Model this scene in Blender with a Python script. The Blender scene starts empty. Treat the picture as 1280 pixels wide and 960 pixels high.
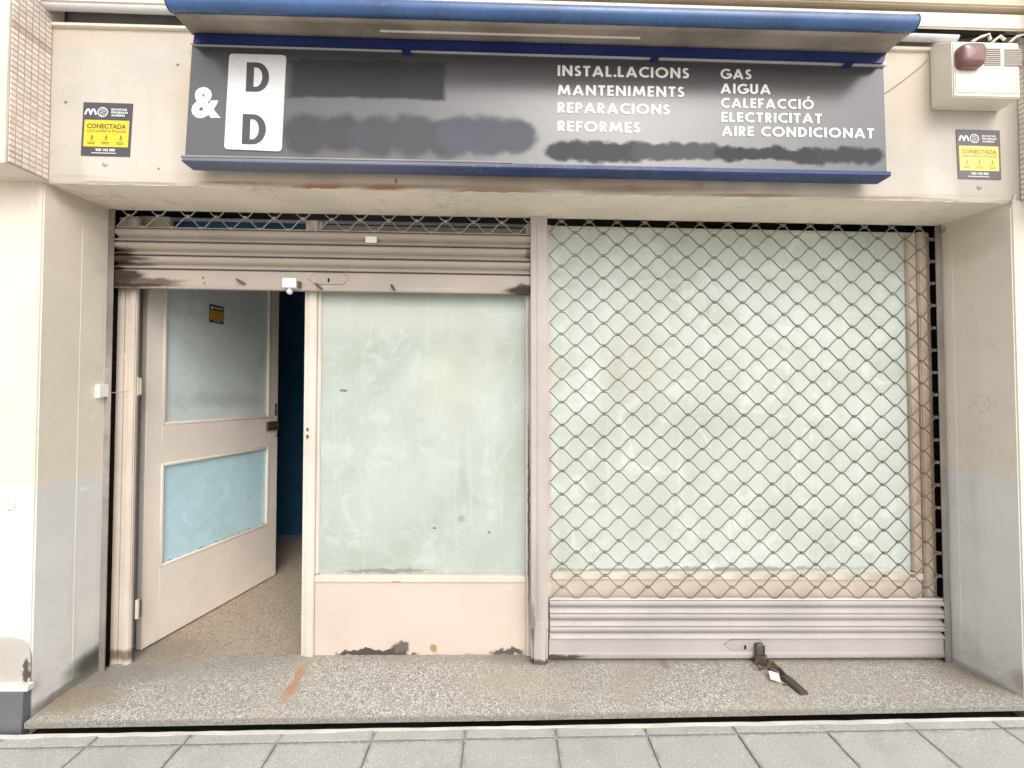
import bpy, bmesh, math, random
from mathutils import Vector, Matrix
random.seed(7)
R = math.radians
scn = bpy.context.scene
col = scn.collection

# ------------------------------------------------------------------ camera
FPX = 485.0                    # focal length in pixels of a 1280 px wide frame
CAM = Vector((0.0, -2.12, 1.45))
YAW, PITCH = R(1.1), R(1.25)
cd = bpy.data.cameras.new('camera'); cam = bpy.data.objects.new('camera', cd); col.objects.link(cam)
cd.sensor_width = 36; cd.lens = FPX/1280*36; cd.clip_start = .02; cd.clip_end = 500
cam.location = CAM; cam.rotation_euler = (R(90)+PITCH, 0, -YAW)
scn.camera = cam
# ------------------------------------------------------------------ world, sun, exposure
SUN_EL, SUN_AZ = R(46), R(160)
w = bpy.data.worlds.new('World'); scn.world = w; w.use_nodes = True
nt = w.node_tree; bg = nt.nodes['Background']
sky = nt.nodes.new('ShaderNodeTexSky'); sky.sky_type = 'NISHITA'; sky.sun_disc = False
sky.sun_elevation = SUN_EL; sky.sun_rotation = SUN_AZ; sky.dust_density = 4; sky.air_density = 1.2
hs = nt.nodes.new('ShaderNodeHueSaturation'); hs.inputs['Saturation'].default_value = .32
nt.links.new(sky.outputs[0], hs.inputs['Color']); nt.links.new(hs.outputs[0], bg.inputs[0])
bg.inputs[1].default_value = .15
sd = bpy.data.lights.new('sun', 'SUN'); sun = bpy.data.objects.new('sun', sd); col.objects.link(sun)
sd.energy = .27; sd.angle = R(55); sd.color = (1, .955, .89)
sdir = Vector((math.sin(SUN_AZ)*math.cos(SUN_EL), math.cos(SUN_AZ)*math.cos(SUN_EL), math.sin(SUN_EL)))
sun.rotation_euler = sdir.to_track_quat('Z', 'Y').to_euler(); sun.location = (0, -4, 6)
scn.view_settings.view_transform = 'Standard'; scn.view_settings.look = 'None'
scn.view_settings.gamma = 1; scn.view_settings.exposure = 0.76

# ------------------------------------------------------------------ geometry helpers
FW = Vector((math.sin(YAW)*math.cos(PITCH), math.cos(YAW)*math.cos(PITCH), math.sin(PITCH)))
RT = Vector((math.cos(YAW), -math.sin(YAW), 0)); UP = RT.cross(FW)
K = 0.011                      # the old shopfront is out of level: 11 mm drop per metre to the right
def ray(px, py): return FW + RT*((px-640)/FPX) - UP*((py-480)/FPX)
def at(px, py, Y):             # a point of the photograph on the wall plane y = Y
    r = ray(px, py); return CAM + r*((Y-CAM.y)/r.y)
def X(px, py, Y): return at(px, py, Y).x
def Z(px, py, Y): p = at(px, py, Y); return p.z + K*p.x    # height above the building's own (sloping) datum
def atz(px, py, z): r = ray(px, py); return CAM + r*((z-CAM.z)/r.z)
def SH(v): return Vector((v[0], v[1], v[2]-K*v[0]))

class MB:
    def __init__(s): s.v = []; s.f = []; s.bev = 0; s.smooth = 40
    def add(s, vs, fs):
        n = len(s.v); s.v += [Vector(a) for a in vs]; s.f += [tuple(i+n for i in f) for f in fs]; return s
    def box(s, x0, x1, y0, y1, z0, z1):
        return s.add([(x, y, z) for z in (z0, z1) for y in (y0, y1) for x in (x0, x1)],
                     [(0,2,3,1),(4,5,7,6),(0,1,5,4),(2,6,7,3),(0,4,6,2),(1,3,7,5)])
    def hexa(s, p):            # 8 corners: four of the front (counter clockwise), four of the back
        return s.add(p, [(0,1,2,3),(7,6,5,4),(0,4,5,1),(1,5,6,2),(2,6,7,3),(3,7,4,0)])
    def prism(s, prof, x0, x1):            # (y,z) outline extruded along x
        n = len(prof)
        return s.add([(x0, a, b) for a, b in prof]+[(x1, a, b) for a, b in prof],
                     [tuple(range(n)), tuple(range(2*n-1, n-1, -1))]+[(i, n+i, n+(i+1)%n, (i+1)%n) for i in range(n)])
    def extr(s, pts, d):                   # planar outline (3D points) extruded by vector d
        n = len(pts); d = Vector(d); pts = [Vector(p) for p in pts]
        return s.add(pts+[p+d for p in pts], [tuple(range(n)), tuple(range(2*n-1, n-1, -1))]+[(i, n+i, n+(i+1)%n, (i+1)%n) for i in range(n)])
    def tube(s, pts, r, n=8, cap=True):
        pts = [Vector(p) for p in pts]; vs = []; fs = []; up0 = None
        for i, p in enumerate(pts):
            a = pts[max(i-1, 0)]; b = pts[min(i+1, len(pts)-1)]; t = (b-a).normalized()
            u = up0 if up0 is not None else (Vector((0, 0, 1)) if abs(t.z) < .9 else Vector((1, 0, 0)))
            u = (u - t*u.dot(t)).normalized(); up0 = u; v = t.cross(u)
            rr = r[i] if isinstance(r, (list, tuple)) else r
            vs += [p + (u*math.cos(2*math.pi*k/n)+v*math.sin(2*math.pi*k/n))*rr for k in range(n)]
        for i in range(len(pts)-1):
            for k in range(n):
                fs.append((i*n+k, i*n+(k+1)%n, (i+1)*n+(k+1)%n, (i+1)*n+k))
        if cap: fs += [tuple(range(n-1, -1, -1)), tuple((len(pts)-1)*n+k for k in range(n))]
        return s.add(vs, fs)
    def lathe(s, c, axis, prof, n=16):     # prof = (distance along axis, radius)
        c = Vector(c); a = Vector(axis).normalized()
        return s.tube([c+a*t for t, r in prof], [max(r, 1e-4) for t, r in prof], n)

ORG = {}
def build(name, mb, mat, parent=None, bevel=0.0, shear=True, seg=1, org=None, smooth=True):
    bm = bmesh.new(); vs = [bm.verts.new(v) for v in mb.v]
    for f in mb.f:
        try: bm.faces.new([vs[i] for i in f])
        except ValueError: pass
    bmesh.ops.recalc_face_normals(bm, faces=bm.faces)
    if bevel > 0:
        es = [e for e in bm.edges if len(e.link_faces) == 2 and e.calc_face_angle(0) > R(30)]
        bmesh.ops.bevel(bm, geom=es, offset=bevel, segments=seg, affect='EDGES', clamp_overlap=True)
    if shear:
        for v in bm.verts: v.co = SH(v.co)
    if parent is not None: o0 = ORG[parent.name]
    elif org is not None: o0 = Vector(org)
    else:
        xs = [v.co for v in bm.verts]
        o0 = Vector(((min(p.x for p in xs)+max(p.x for p in xs))/2, (min(p.y for p in xs)+max(p.y for p in xs))/2, min(p.z for p in xs)))
    for v in bm.verts: v.co -= o0
    me = bpy.data.meshes.new(name); bm.to_mesh(me); bm.free()
    if smooth:
        for p in me.polygons: p.use_smooth = True
        me.set_sharp_from_angle(angle=R(mb.smooth))
    me.materials.append(mat)
    o = bpy.data.objects.new(name, me); col.objects.link(o)
    ORG[o.name] = o0
    if parent is not None: o.parent = parent
    else: o.location = o0
    return o
def thing(name, label, cat, loc, group=None):
    o = bpy.data.objects.new(name, None); col.objects.link(o); o.location = loc; o.empty_display_size = .1
    ORG[o.name] = Vector(loc); tag(o, label, cat, group); return o
def tag(o, label=None, cat=None, group=None, kind=None):
    if label: o['label'] = label
    if cat: o['category'] = cat
    if group: o['group'] = group
    if kind: o['kind'] = kind
    return o
def copyof(o, parent=None, dz=0, name=None):
    c = o.copy(); col.objects.link(c); c.parent = parent; ORG[c.name] = ORG[o.name]; c.location.z += dz; return c

# ------------------------------------------------------------------ materials
class NT:
    def __init__(s, name):
        s.m = bpy.data.materials.new(name); s.m.use_nodes = True; s.t = s.m.node_tree
        s.b = s.t.nodes['Principled BSDF']; s.g = s.t.nodes.new('ShaderNodeNewGeometry').outputs['Position']; s._w = {}
    def n(s, ty, **kw):
        nd = s.t.nodes.new('ShaderNode'+ty)
        for k, v in kw.items(): setattr(nd, k, v)
        return nd
    def set(s, sock, v):
        if isinstance(v, bpy.types.NodeSocket): s.t.links.new(v, sock)
        elif isinstance(v, (tuple, list)) and len(v) == 3 and len(sock.default_value) == 4: sock.default_value = (*v, 1)
        else: sock.default_value = v
    def vm(s, op, a, b=None):
        nd = s.n('VectorMath', operation=op); s.set(nd.inputs[0], a)
        if b is not None: s.set(nd.inputs[1], b)
        return nd.outputs[1] if op == 'LENGTH' else nd.outputs[0]
    def mt(s, op, a, b=0.0):
        nd = s.n('Math', operation=op); s.set(nd.inputs[0], a); s.set(nd.inputs[1], b); return nd.outputs[0]
    def noise(s, scale, detail=4, rough=.55, stretch=None, vec=None, off=(0, 0, 0), dist=0):
        v = vec or s.g
        if off != (0, 0, 0): v = s.vm('ADD', v, off)
        if stretch: v = s.vm('MULTIPLY', v, stretch)
        nd = s.n('TexNoise'); s.set(nd.inputs['Vector'], v); nd.inputs['Scale'].default_value = scale
        nd.inputs['Detail'].default_value = detail; nd.inputs['Roughness'].default_value = rough; nd.inputs['Distortion'].default_value = dist
        return nd.outputs[0]
    def ramp(s, fac, a, b, lo=0., hi=1.):
        nd = s.n('MapRange', interpolation_type='SMOOTHSTEP'); s.set(nd.inputs[0], fac)
        nd.inputs[1].default_value = a; nd.inputs[2].default_value = b; nd.inputs[3].default_value = lo; nd.inputs[4].default_value = hi
        return nd.outputs[0]
    def mix(s, fac, a, b, mode='MIX'):
        nd = s.n('Mix', data_type='RGBA', blend_type=mode); s.set(nd.inputs[0], fac); s.set(nd.inputs[6], a); s.set(nd.inputs[7], b)
        return nd.outputs[2]
    def warp(s, amp, scale):
        if (amp, scale) not in s._w:
            nd = s.n('TexNoise'); s.set(nd.inputs['Vector'], s.g); nd.inputs['Scale'].default_value = scale; nd.inputs['Detail'].default_value = 5
            nd.inputs['Roughness'].default_value = .65
            o = s.vm('MULTIPLY', s.vm('SUBTRACT', nd.outputs[1], (.5, .5, .5)), (amp,)*3)
            s._w[(amp, scale)] = s.vm('ADD', s.g, o)
        return s._w[(amp, scale)]
    def blob(s, c, r, soft=.4, amp=.05, scale=14):
        v = s.vm('MULTIPLY', s.vm('SUBTRACT', s.warp(amp, scale), tuple(c)), (1/r[0], 1/r[1], 1/r[2]))
        return s.ramp(s.vm('LENGTH', v), 1+soft*.5, 1-soft*.5)
    def rect(s, c, r, soft=.2, amp=.03, scale=14):   # noisy edged rectangle
        v = s.vm('ABSOLUTE', s.vm('MULTIPLY', s.vm('SUBTRACT', s.warp(amp, scale), tuple(c)), (1/r[0], 1/r[1], 1/r[2])))
        sp = s.n('SeparateXYZ'); s.set(sp.inputs[0], v)
        m = s.mt('MAXIMUM', s.mt('MAXIMUM', sp.outputs[0], sp.outputs[1]), sp.outputs[2])
        return s.ramp(m, 1+soft*.5, 1-soft*.5)
    def done(s, color, rough=.7, spec=.4, bump=None, bstr=.3, bdist=.002, metal=0, coat=0):
        s.set(s.b.inputs['Base Color'], color); s.set(s.b.inputs['Roughness'], rough)
        s.set(s.b.inputs['Specular IOR Level'], spec); s.set(s.b.inputs['Metallic'], metal)
        s.b.inputs['Coat Weight'].default_value = coat; s.b.inputs['Coat Roughness'].default_value = .08
        if bump is not None:
            bn = s.n('Bump'); bn.inputs['Strength'].default_value = bstr; bn.inputs['Distance'].default_value = bdist
            s.set(bn.inputs['Height'], bump); s.t.links.new(bn.outputs[0], s.b.inputs['Normal'])
        return s.m

def painted(name, base, var=.08, rough=.55, stains=(), speck=.25, bstr=.25, dirt=(.25, .2, .15), metal=0, scale=6, spec=.4, vstreak=0, coat=0, crack=0):
    """paint with blotches, fine specks, small bumps and placed stains (centre, radii, colour, strength, soft, amp, scale)"""
    s = NT(name); b2 = tuple(c*(1-var*2) for c in base); b3 = tuple(min(1, c*(1+var)) for c in base)
    c = s.mix(s.ramp(s.noise(scale*.35, 5, .6), .35, .68), b3, b2)
    c = s.mix(s.mt('MULTIPLY', s.ramp(s.noise(scale*5, 6, .7, off=(3, 1, 5)), .56, .78), speck), c, dirt)
    if vstreak: c = s.mix(s.mt('MULTIPLY', s.ramp(s.noise(9, 4, .6, stretch=(1, 1, .08)), .5, .75), vstreak), c, dirt)
    if crack:
        ln = s.ramp(s.mt('ABSOLUTE', s.mt('SUBTRACT', s.noise(2.1, 7, .62, off=(4, 2, 1), dist=.4), .5)), .0035, .0008)
        c = s.mix(s.mt('MULTIPLY', s.mt('MULTIPLY', ln, s.ramp(s.noise(1.3, 3, off=(9, 1, 2)), .5, .62)), crack), c, tuple(x*.45 for x in dirt))
        c = s.mix(s.mt('MULTIPLY', s.ramp(s.noise(13, 5, .6, stretch=(1, 1, .05), off=(1, 1, 0)), .56, .78), crack*.45), c, dirt)
        c = s.mix(s.mt('MULTIPLY', s.ramp(s.noise(2.7, 6, .7, off=(3, 3, 9)), .56, .70), crack*.4), c, tuple(x*.55+.2 for x in base))
    mat_ = None
    for st in stains:
        cc, rr, clr, stg = st[:4]; soft = st[4] if len(st) > 4 else .5; amp = st[5] if len(st) > 5 else .05; sc = st[6] if len(st) > 6 else 14
        bm_ = s.mt('MULTIPLY', s.blob(cc, rr, soft, amp, sc), stg); c = s.mix(bm_, c, clr)
        if max(clr) < .2: mat_ = bm_ if mat_ is None else s.mt('MAXIMUM', mat_, bm_)
    if mat_ is not None: spec = s.mt('MULTIPLY', s.mt('SUBTRACT', 1.0, mat_), spec)
    h = s.mt('ADD', s.noise(22, 6, .6), s.mt('MULTIPLY', s.noise(130, 3, .6), .35))
    return s.done(c, s.ramp(s.noise(18, 4), .3, .7, rough-.08, rough+.12), spec, h, bstr, .003, metal, coat)

YF = -.30            # plane of the plaster lintel and pillars; the shutters stand at y = 0
YS = .035            # plane of door frame and windows
FLOOR = -.012

# plaster, with its rusty chipped lower edge, damp and grime
st = []
for (px, py, rx, rz, clr, s_, so) in [
    (420, 231, .60, .010, (.33, .20, .11), .65, 1.2), (560, 234, .5, .008, (.30, .18, .1), .6, 1.2), (820, 236, .45, .016, (.35, .26, .18), .6, 1.3),
    (300, 228, .16, .007, (.25, .14, .09), .9, 1.), (400, 233, .12, .009, (.28, .13, .07), .9, 1.), (480, 234.5, .10, .010, (.30, .15, .09), .9, 1.), (620, 238, .22, .008, (.30, .17, .10), .8, 1.), (780, 236, .20, .018, (.28, .20, .13), .8, 1.3), (700, 224, .22, .03, (.34, .27, .20), .7, 1.4),
    (940, 244, .2, .006, (.30, .19, .12), .8, 1.), (1110, 247, .2, .006, (.34, .24, .16), .7, 1.), (90, 221, .12, .010, (.45, .36, .28), .7, 1.2), (495, 226, .006, .012, (.1, .07, .05), .9, .5), (700, 222, .010, .012, (.1, .07, .05), .9, .5), (875, 232, .018, .012, (.4, .33, .26), .9, .8),
    (330, 222, .5, .028, (.55, .45, .33), .6, 1.5), (700, 226, .7, .03, (.50, .41, .31), .65, 1.5), (235, 130, .07, .22, (.62, .50, .36), .45, 1.6),
    (150, 45, .5, .05, (.55, .46, .36), .55, 1.5), (1140, 110, .10, .22, (.68, .55, .38), .4, 1.6), (900, 243, .6, .006, (.35, .22, .14), .5, 1.4),
    (1215, 245, .4, .008, (.5, .38, .27), .4, 1.4), (210, 118, .03, .012, (.55, .45, .35), .5, 1), (82, 128, .006, .006, (.1, .08, .07), .8, .3),
    (222, 81, .006, .006, (.08, .07, .06), .8, .3), (198, 211, .006, .006, (.1, .09, .08), .7, .3), (82, 222, .3, .012, (.62, .5, .4), .5, 1.4)]:
    st.append((at(px, py, YF), (rx, .12, rz), clr, min(1, s_*1.1), so, .014 if rz < .02 else .035, 60 if rz < .02 else 22))
PLASTER = painted('cream_plaster', (.56, .51, .445), .05, .75, st, .12, .3, (.42, .33, .25), crack=.6)

def pillar_mat():
    s = NT('pillar_plaster')
    c = s.mix(s.ramp(s.noise(1.6, 5, .6), .35, .7), (.77, .695, .59), (.71, .64, .54))
    sp = s.n('SeparateXYZ'); s.set(sp.inputs[0], s.warp(.035, 9))
    grey = s.mix(s.ramp(s.noise(4, 5, .6), .3, .7), (.73, .725, .71), (.67, .67, .66))
    c = s.mix(s.mt('MULTIPLY', s.ramp(sp.outputs[2], 1.035, 1.015), .85), c, grey)
    c = s.mix(s.mt('MULTIPLY', s.ramp(s.noise(34, 6, .7), .6, .8), .3), c, (.35, .3, .26))
    ln = s.ramp(s.mt('ABSOLUTE', s.mt('SUBTRACT', s.noise(2.3, 7, .62, dist=.4), .5)), .0035, .0008)
    c = s.mix(s.mt('MULTIPLY', s.mt('MULTIPLY', ln, s.ramp(s.noise(1.3, 3, off=(9, 1, 2)), .48, .6)), .5), c, (.3, .26, .22))
    c = s.mix(s.mt('MULTIPLY', s.ramp(s.noise(2.6, 6, .68, off=(5, 0, 0)), .52, .68), .4), c, (.56, .52, .47))
    c = s.mix(s.mt('MULTIPLY', s.ramp(s.noise(11, 5, .6, stretch=(1, 1, .06)), .54, .76), .22), c, (.42, .37, .31))
    c = s.mix(s.mt('MULTIPLY', s.mt('MULTIPLY', s.ramp(sp.outputs[2], .30, -.02), s.ramp(s.noise(8, 6, .7), .35, .65)), .45), c, (.36, .33, .29))
    for (px, py, y, rx, rz, clr, st_) in [(12, 630, YF, .030, .030, (.58, .52, .49), .5), (134, 822, -.02, .10, .075, (.07, .07, .06), .95), (100, 856, -.13, .25, .030, (.16, .15, .12), .8),
                                   (100, 250, -.15, .3, .06, (.42, .36, .30), .5), (1225, 300, -.12, .3, .12, (.47, .40, .32), .4), (1225, 850, -.15, .3, .03, (.35, .30, .25), .6),
                                   (1275, 855, YF, .05, .06, (.40, .35, .31), .8), (80, 617, -.2, .012, .014, (.85, .85, .83), .9), (1212, 510, -.1, .012, .01, (.4, .33, .28), .7)]:
        c = s.mix(s.mt('MULTIPLY', s.blob(at(px, py, y), (rx, .16 if abs(y-YF) > .01 else .05, rz), .7, .03, 20), st_), c, clr)
    # ring of the old pipe cap on the left pillar face
    h = s.mt('ADD', s.noise(14, 6, .6), s.mt('MULTIPLY', s.noise(110, 3, .6), .3))
    return s.done(c, .78, .3, h, .35, .004)
PILLAR = pillar_mat()
SOFFIT = painted('soffit_plaster_lifted', (.84, .76, .635), .05, .8, [], .15, .3, (.4, .32, .24), crack=.7)  # paler than the lintel plaster: bounce light put into the colour
DARKMETAL_SHADE = painted('dark_metal_and_shade', (.16, .135, .115), .1, .7)
GREYPAINT = painted('recess_grey_paint', (.30, .27, .24), .1, .7, speck=.35)
CREAM = painted('cream_band_paint', (.78, .70, .59), .05, .7, speck=.25, dirt=(.4, .28, .2))
TUBEPAINT = painted('tube_paint', (.62, .60, .60), .06, .4, speck=.35, dirt=(.25, .2, .17))
BEAMPAINT = painted('beam_paint', (.66, .55, .42), .06, .7, speck=.4, dirt=(.35, .25, .17))
GROUT = painted('grout', (.50, .44, .38), .1, .9)
SLATE = painted('slate_skirting', (.16, .165, .175), .1, .45, bstr=.1)
MORTAR = painted('mortar_patch', (.56, .52, .46), .1, .9, [(at(34, 840, YF), (.015, .1, .06), (.05, .05, .05), .9, .6, .05, 40)], .4, .6, (.2, .18, .16))
WHITESTONE = painted('light_stone', (.72, .70, .66), .05, .6)
# frames
FR = (.64, .58, .50)
FRAME = painted('frame_cream_paint', FR, .05, .5, [
    (at(661, 640, YS), (.006, .1, .55), (.13, .035, .02), .9, .8, .02, 30), (at(661, 430, YS), (.004, .1, .3), (.2, .08, .04), .5, .8, .02, 30),
    (at(495, 728, YS), (.03, .1, .006), (.35, .12, .05), .8, .8, .02, 30)], .18, .25, (.28, .2, .15), vstreak=.12)
APRON = painted('apron_paint', (.60, .50, .425), .03, .5, [
    (at(470, 819, YS), (.22, .1, .022), (.06, .055, .05), .95, .35, .11, 16), (at(500, 812, YS), (.05, .1, .035), (.10, .09, .08), .9, .35, .08, 20),
    (at(634, 817, YS), (.09, .1, .018), (.09, .08, .07), .95, .35, .07, 20), (at(541, 812, YS), (.018, .1, .022), (.35, .22, .09), .9, .4, .05, 30),
    (at(560, 823, YS), (.9, .1, .012), (.25, .2, .16), .6, .9, .04, 16)], .08, .12, (.4, .3, .22))
JAMB = painted('jamb_cream_paint', (.61, .535, .455), .07, .6, [
    (at(150, 820, YS), (.12, .1, .03), (.12, .09, .06), .8, 1, .05, 20)], .35, .4, (.25, .2, .16), vstreak=.3)
OAKISH = painted('right_frame_paint', (.56, .47, .38), .08, .55, [(at(1158, 590, YS), (.05, .1, .5), (.36, .23, .14), .55, 1.5, .1, 8)], .3, .3, (.28, .17, .1), vstreak=.4)
DOORP = painted('door_paint', (.84, .745, .65), .04, .5, [], .12, .15, (.35, .25, .2))
DOOREDGE = painted('door_edge_lit_paint', (.90, .84, .75), .05, .5, [], .2, .2)  # same door, lightened in colour as if its edge caught more light
# shutters
grime = [(at(150, 350, 0), (.075, .1, .045), (.012, .009, .006), .95, .8, .04, 16), (at(147, 328, 0), (.04, .1, .075), (.012, .009, .006), .92, .9, .03, 16), (at(175, 357, 0), (.20, .1, .012), (.03, .022, .016), .9, 1.1, .03, 16), (at(165, 324, 0), (.11, .1, .010), (.03, .022, .016), .85, 1.1, .02, 16), (at(655, 364, 0), (.10, .1, .022), (.02, .015, .01), .92, .8, .04, 16), (at(158, 345, 0), (.10, .1, .030), (.05, .035, .025), .95, .7, .06, 12), (at(190, 352, 0), (.16, .1, .016), (.08, .06, .045), .85, 1., .05, 12),
         (at(152, 322, 0), (.07, .1, .05), (.06, .045, .035), .95, .8, .06, 12), (at(165, 331, 0), (.11, .1, .012), (.08, .06, .05), .8, 1, .04, 14),
         (at(656, 362, 0), (.08, .1, .025), (.06, .045, .035), .9, .8, .06, 12), (at(663, 318, 0), (.03, .1, .03), (.1, .07, .05), .7, .8, .04, 12)]
SHUT = painted('shutter_paint', (.40, .34, .29), .05, .42, grime, .2, .12, (.22, .16, .12))
SHUTR = painted('shutter_paint_low', (.40, .365, .35), .05, .40, [(at(700, 820, 0), (.12, .1, .012), (.06, .05, .04), .9, .8, .05, 18), (at(930, 823, 0), (1.4, .1, .006), (.2, .16, .14), .7, 1, .02, 18)], .18, .12, (.3, .25, .22))
SHUTEDGE = painted('shutter_flange_paint', (.60, .56, .54), .05, .45, [], .2, .1)
POSTM = painted('post_paint', (.47, .42, .385), .05, .5, [(at(672, 829, -.03), (.1, .1, .018), (.08, .065, .05), .9, .9, .05, 18), (at(666, 780, -.03), (.012, .1, .10), (.15, .09, .07), .6, .9, .03, 20)], .25, .2, (.2, .15, .12), vstreak=.3)
GUIDEM = painted('guide_paint', (.25, .225, .20), .15, .6, [(at(130, 560, 0), (.04, .1, .4), (.5, .47, .44), .35, 1.5, .2, 10)], .5, .4, (.6, .57, .52))
WIREM = painted('wire_paint', (.205, .185, .145), .15, .45, [(at(1158, 560, 0), (.045, .1, .8), (.20, .10, .05), .8, .6, .03, 12)], .3, .1, (.15, .09, .05), metal=0)
WIREL = painted('wire_paint_top', (.40, .37, .33), .1, .45)
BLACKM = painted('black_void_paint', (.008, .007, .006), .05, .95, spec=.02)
RUSTM = painted('rusty_steel', (.13, .085, .06), .2, .6, speck=.5, dirt=(.3, .15, .08))
LOCKM = painted('lock_steel', (.19, .16, .14), .2, .42, speck=.5, dirt=(.33, .28, .24), metal=.5)
BRASS = painted('old_lock_metal', (.17, .13, .085), .2, .45, metal=.6)
WHITEP = painted('white_plastic', (.82, .80, .76), .02, .35, speck=.05, bstr=.05)
ALARM = painted('alarm_plastic', (.79, .745, .655), .03, .4, speck=.06, bstr=.05, dirt=(.5, .42, .33))
LENS = painted('strobe_lens', (.20, .085, .075), .1, .18, speck=.05, bstr=.03, coat=.6)
VENTD = painted('vent_dark', (.20, .165, .13), .05, .7)
CABLEM = painted('cable_grey', (.34, .29, .24), .05, .6)
CABLEW = painted('cable_cream', (.70, .64, .55), .05, .6)
BLUE_T = painted('awning_blue', (.045, .11, .27), .12, .28, [], .3, .15, (.30, .36, .45), scale=9, coat=.3)
BLUE_D = painted('awning_dark_blue', (.012, .026, .13), .08, .35, [], .1, .1, (.1, .13, .2), coat=.2)
CANVAS = painted('canvas_hood', (.36, .31, .25), .2, .7, [(at(560, 38, -.45), (.35, .4, .01), (.6, .56, .5), .6, 1, .03, 10)], .35, .2, (.22, .18, .15))
WALLBLUE = painted('blue_wall_paint', (.035, .13, .25), .1, .45, [], .1, .3, (.03, .08, .13))
BLUEB = painted('blue_board_paint', (.04, .14, .26), .1, .45)
ROOMDARK = painted('room_plaster', (.16, .16, .16), .05, .9)

def whitewash(name, a, b, streak, stains=()):
    s = NT(name)
    c = s.mix(s.ramp(s.noise(1.5, 5, .6, dist=.6), .35, .68), a, b)
    c = s.mix(s.mt('MULTIPLY', s.ramp(s.noise(7, 5, .6, stretch=(1, 1, .12), off=(2, 0, 0)), .45, .75), .35), c, streak)
    c = s.mix(s.mt('MULTIPLY', s.ramp(s.noise(5, 6, .65, off=(7, 0, 3), dist=1.2), .52, .68), .6), c, tuple(min(1, x*1.16) for x in b))
    c = s.mix(s.mt('MULTIPLY', s.ramp(s.noise(2.4, 6, .68, off=(1, 0, 6), dist=.8), .50, .68), .5), c, tuple(x*.86*(1.0, 1.0, .90)[i] for i, x in enumerate(a)))
    c = s.mix(s.mt('MULTIPLY', s.ramp(s.noise(30, 5, .6, stretch=(1, 1, .03), off=(2, 0, 4)), .58, .70), .3), c, tuple(min(1, x*1.12) for x in b))
    c = s.mix(s.mt('MULTIPLY', s.ramp(s.noise(26, 5, .6, stretch=(.06, 1, 1), off=(2, 3, 4)), .64, .74), .25), c, tuple(x*.8 for x in a))
    c = s.mix(s.mt('MULTIPLY', s.ramp(s.noise(60, 4, .6, off=(1, 9, 0)), .68, .74), .5), c, (.2, .2, .18))
    for st in stains: c = s.mix(s.mt('MULTIPLY', s.blob(*st[0:2], *st[4:]), st[3]), c, st[2])
    return s.done(c, s.ramp(s.noise(5, 4), .3, .7, .28, .45), .3, s.noise(60, 4), .05, .001)
gst = [(at(410, 722, YS), (.9, .1, .012), (.25, .26, .22), .55, 1, .06, 18), (at(480, 716, YS), (.25, .1, .012), (.22, .22, .19), .8, .7, .06, 20), (at(560, 480, YS), (.13, .1, .2), (.53, .53, .42), .6, 1.6, .15, 6),
       (at(576, 650, YS), (.02, .1, .02), (.3, .3, .27), .8, .9, .022, 70), (at(611, 668, YS), (.008, .1, .008), (.1, .1, .1), .8, .9, .022, 70), (at(542, 662, YS), (.010, .1, .006), (.1, .1, .1), .8, .9, .022, 70),
       (at(427, 488, YS), (.022, .1, .008), (.1, .1, .09), .8, .9, .022, 70), (at(500, 395, YS), (.5, .1, .09), (.60, .61, .50), .5, 1.5, .1, 6), (at(608, 500, YS), (.10, .1, .55), (.60, .64, .60), .3, 1.4, .2, 5)]
GLASSL = whitewash('whitewashed_glass', (.385, .42, .375), (.455, .51, .48), (.53, .575, .545), gst)
gst2 = [(at(800, 716, YS), (1.3, .1, .014), (.20, .21, .18), .75, .9, .06, 18), (at(800, 450, YS), (.16, .1, .35), (.50, .48, .38), .45, 1.6, .2, 6), (at(980, 336, YS), (.18, .1, .04), (.66, .68, .60), .7, .6, .06, 14), (at(770, 470, YS), (.05, .1, .16), (.38, .35, .27), .35, 1.6, .2, 8)]  # the pale patch near the top is a reflection painted on the pane
GLASSR = whitewash('whitewashed_glass_wide', (.52, .56, .50), (.61, .66, .62), (.69, .73, .68), gst2)
dst = [(at(225, 438, .15), (.012, .1, .010), (.1, .1, .1), .8, .9, .022, 70), (at(231, 442, .15), (.010, .1, .009), (.1, .1, .1), .8, .9, .022, 70), (at(300, 500, .6), (.3, .3, .05), (.33, .36, .36), .5, 1.5, .15, 8)]
GLASSU = whitewash('door_glass_upper', (.60, .66, .64), (.67, .73, .72), (.72, .78, .77), dst)

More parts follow.
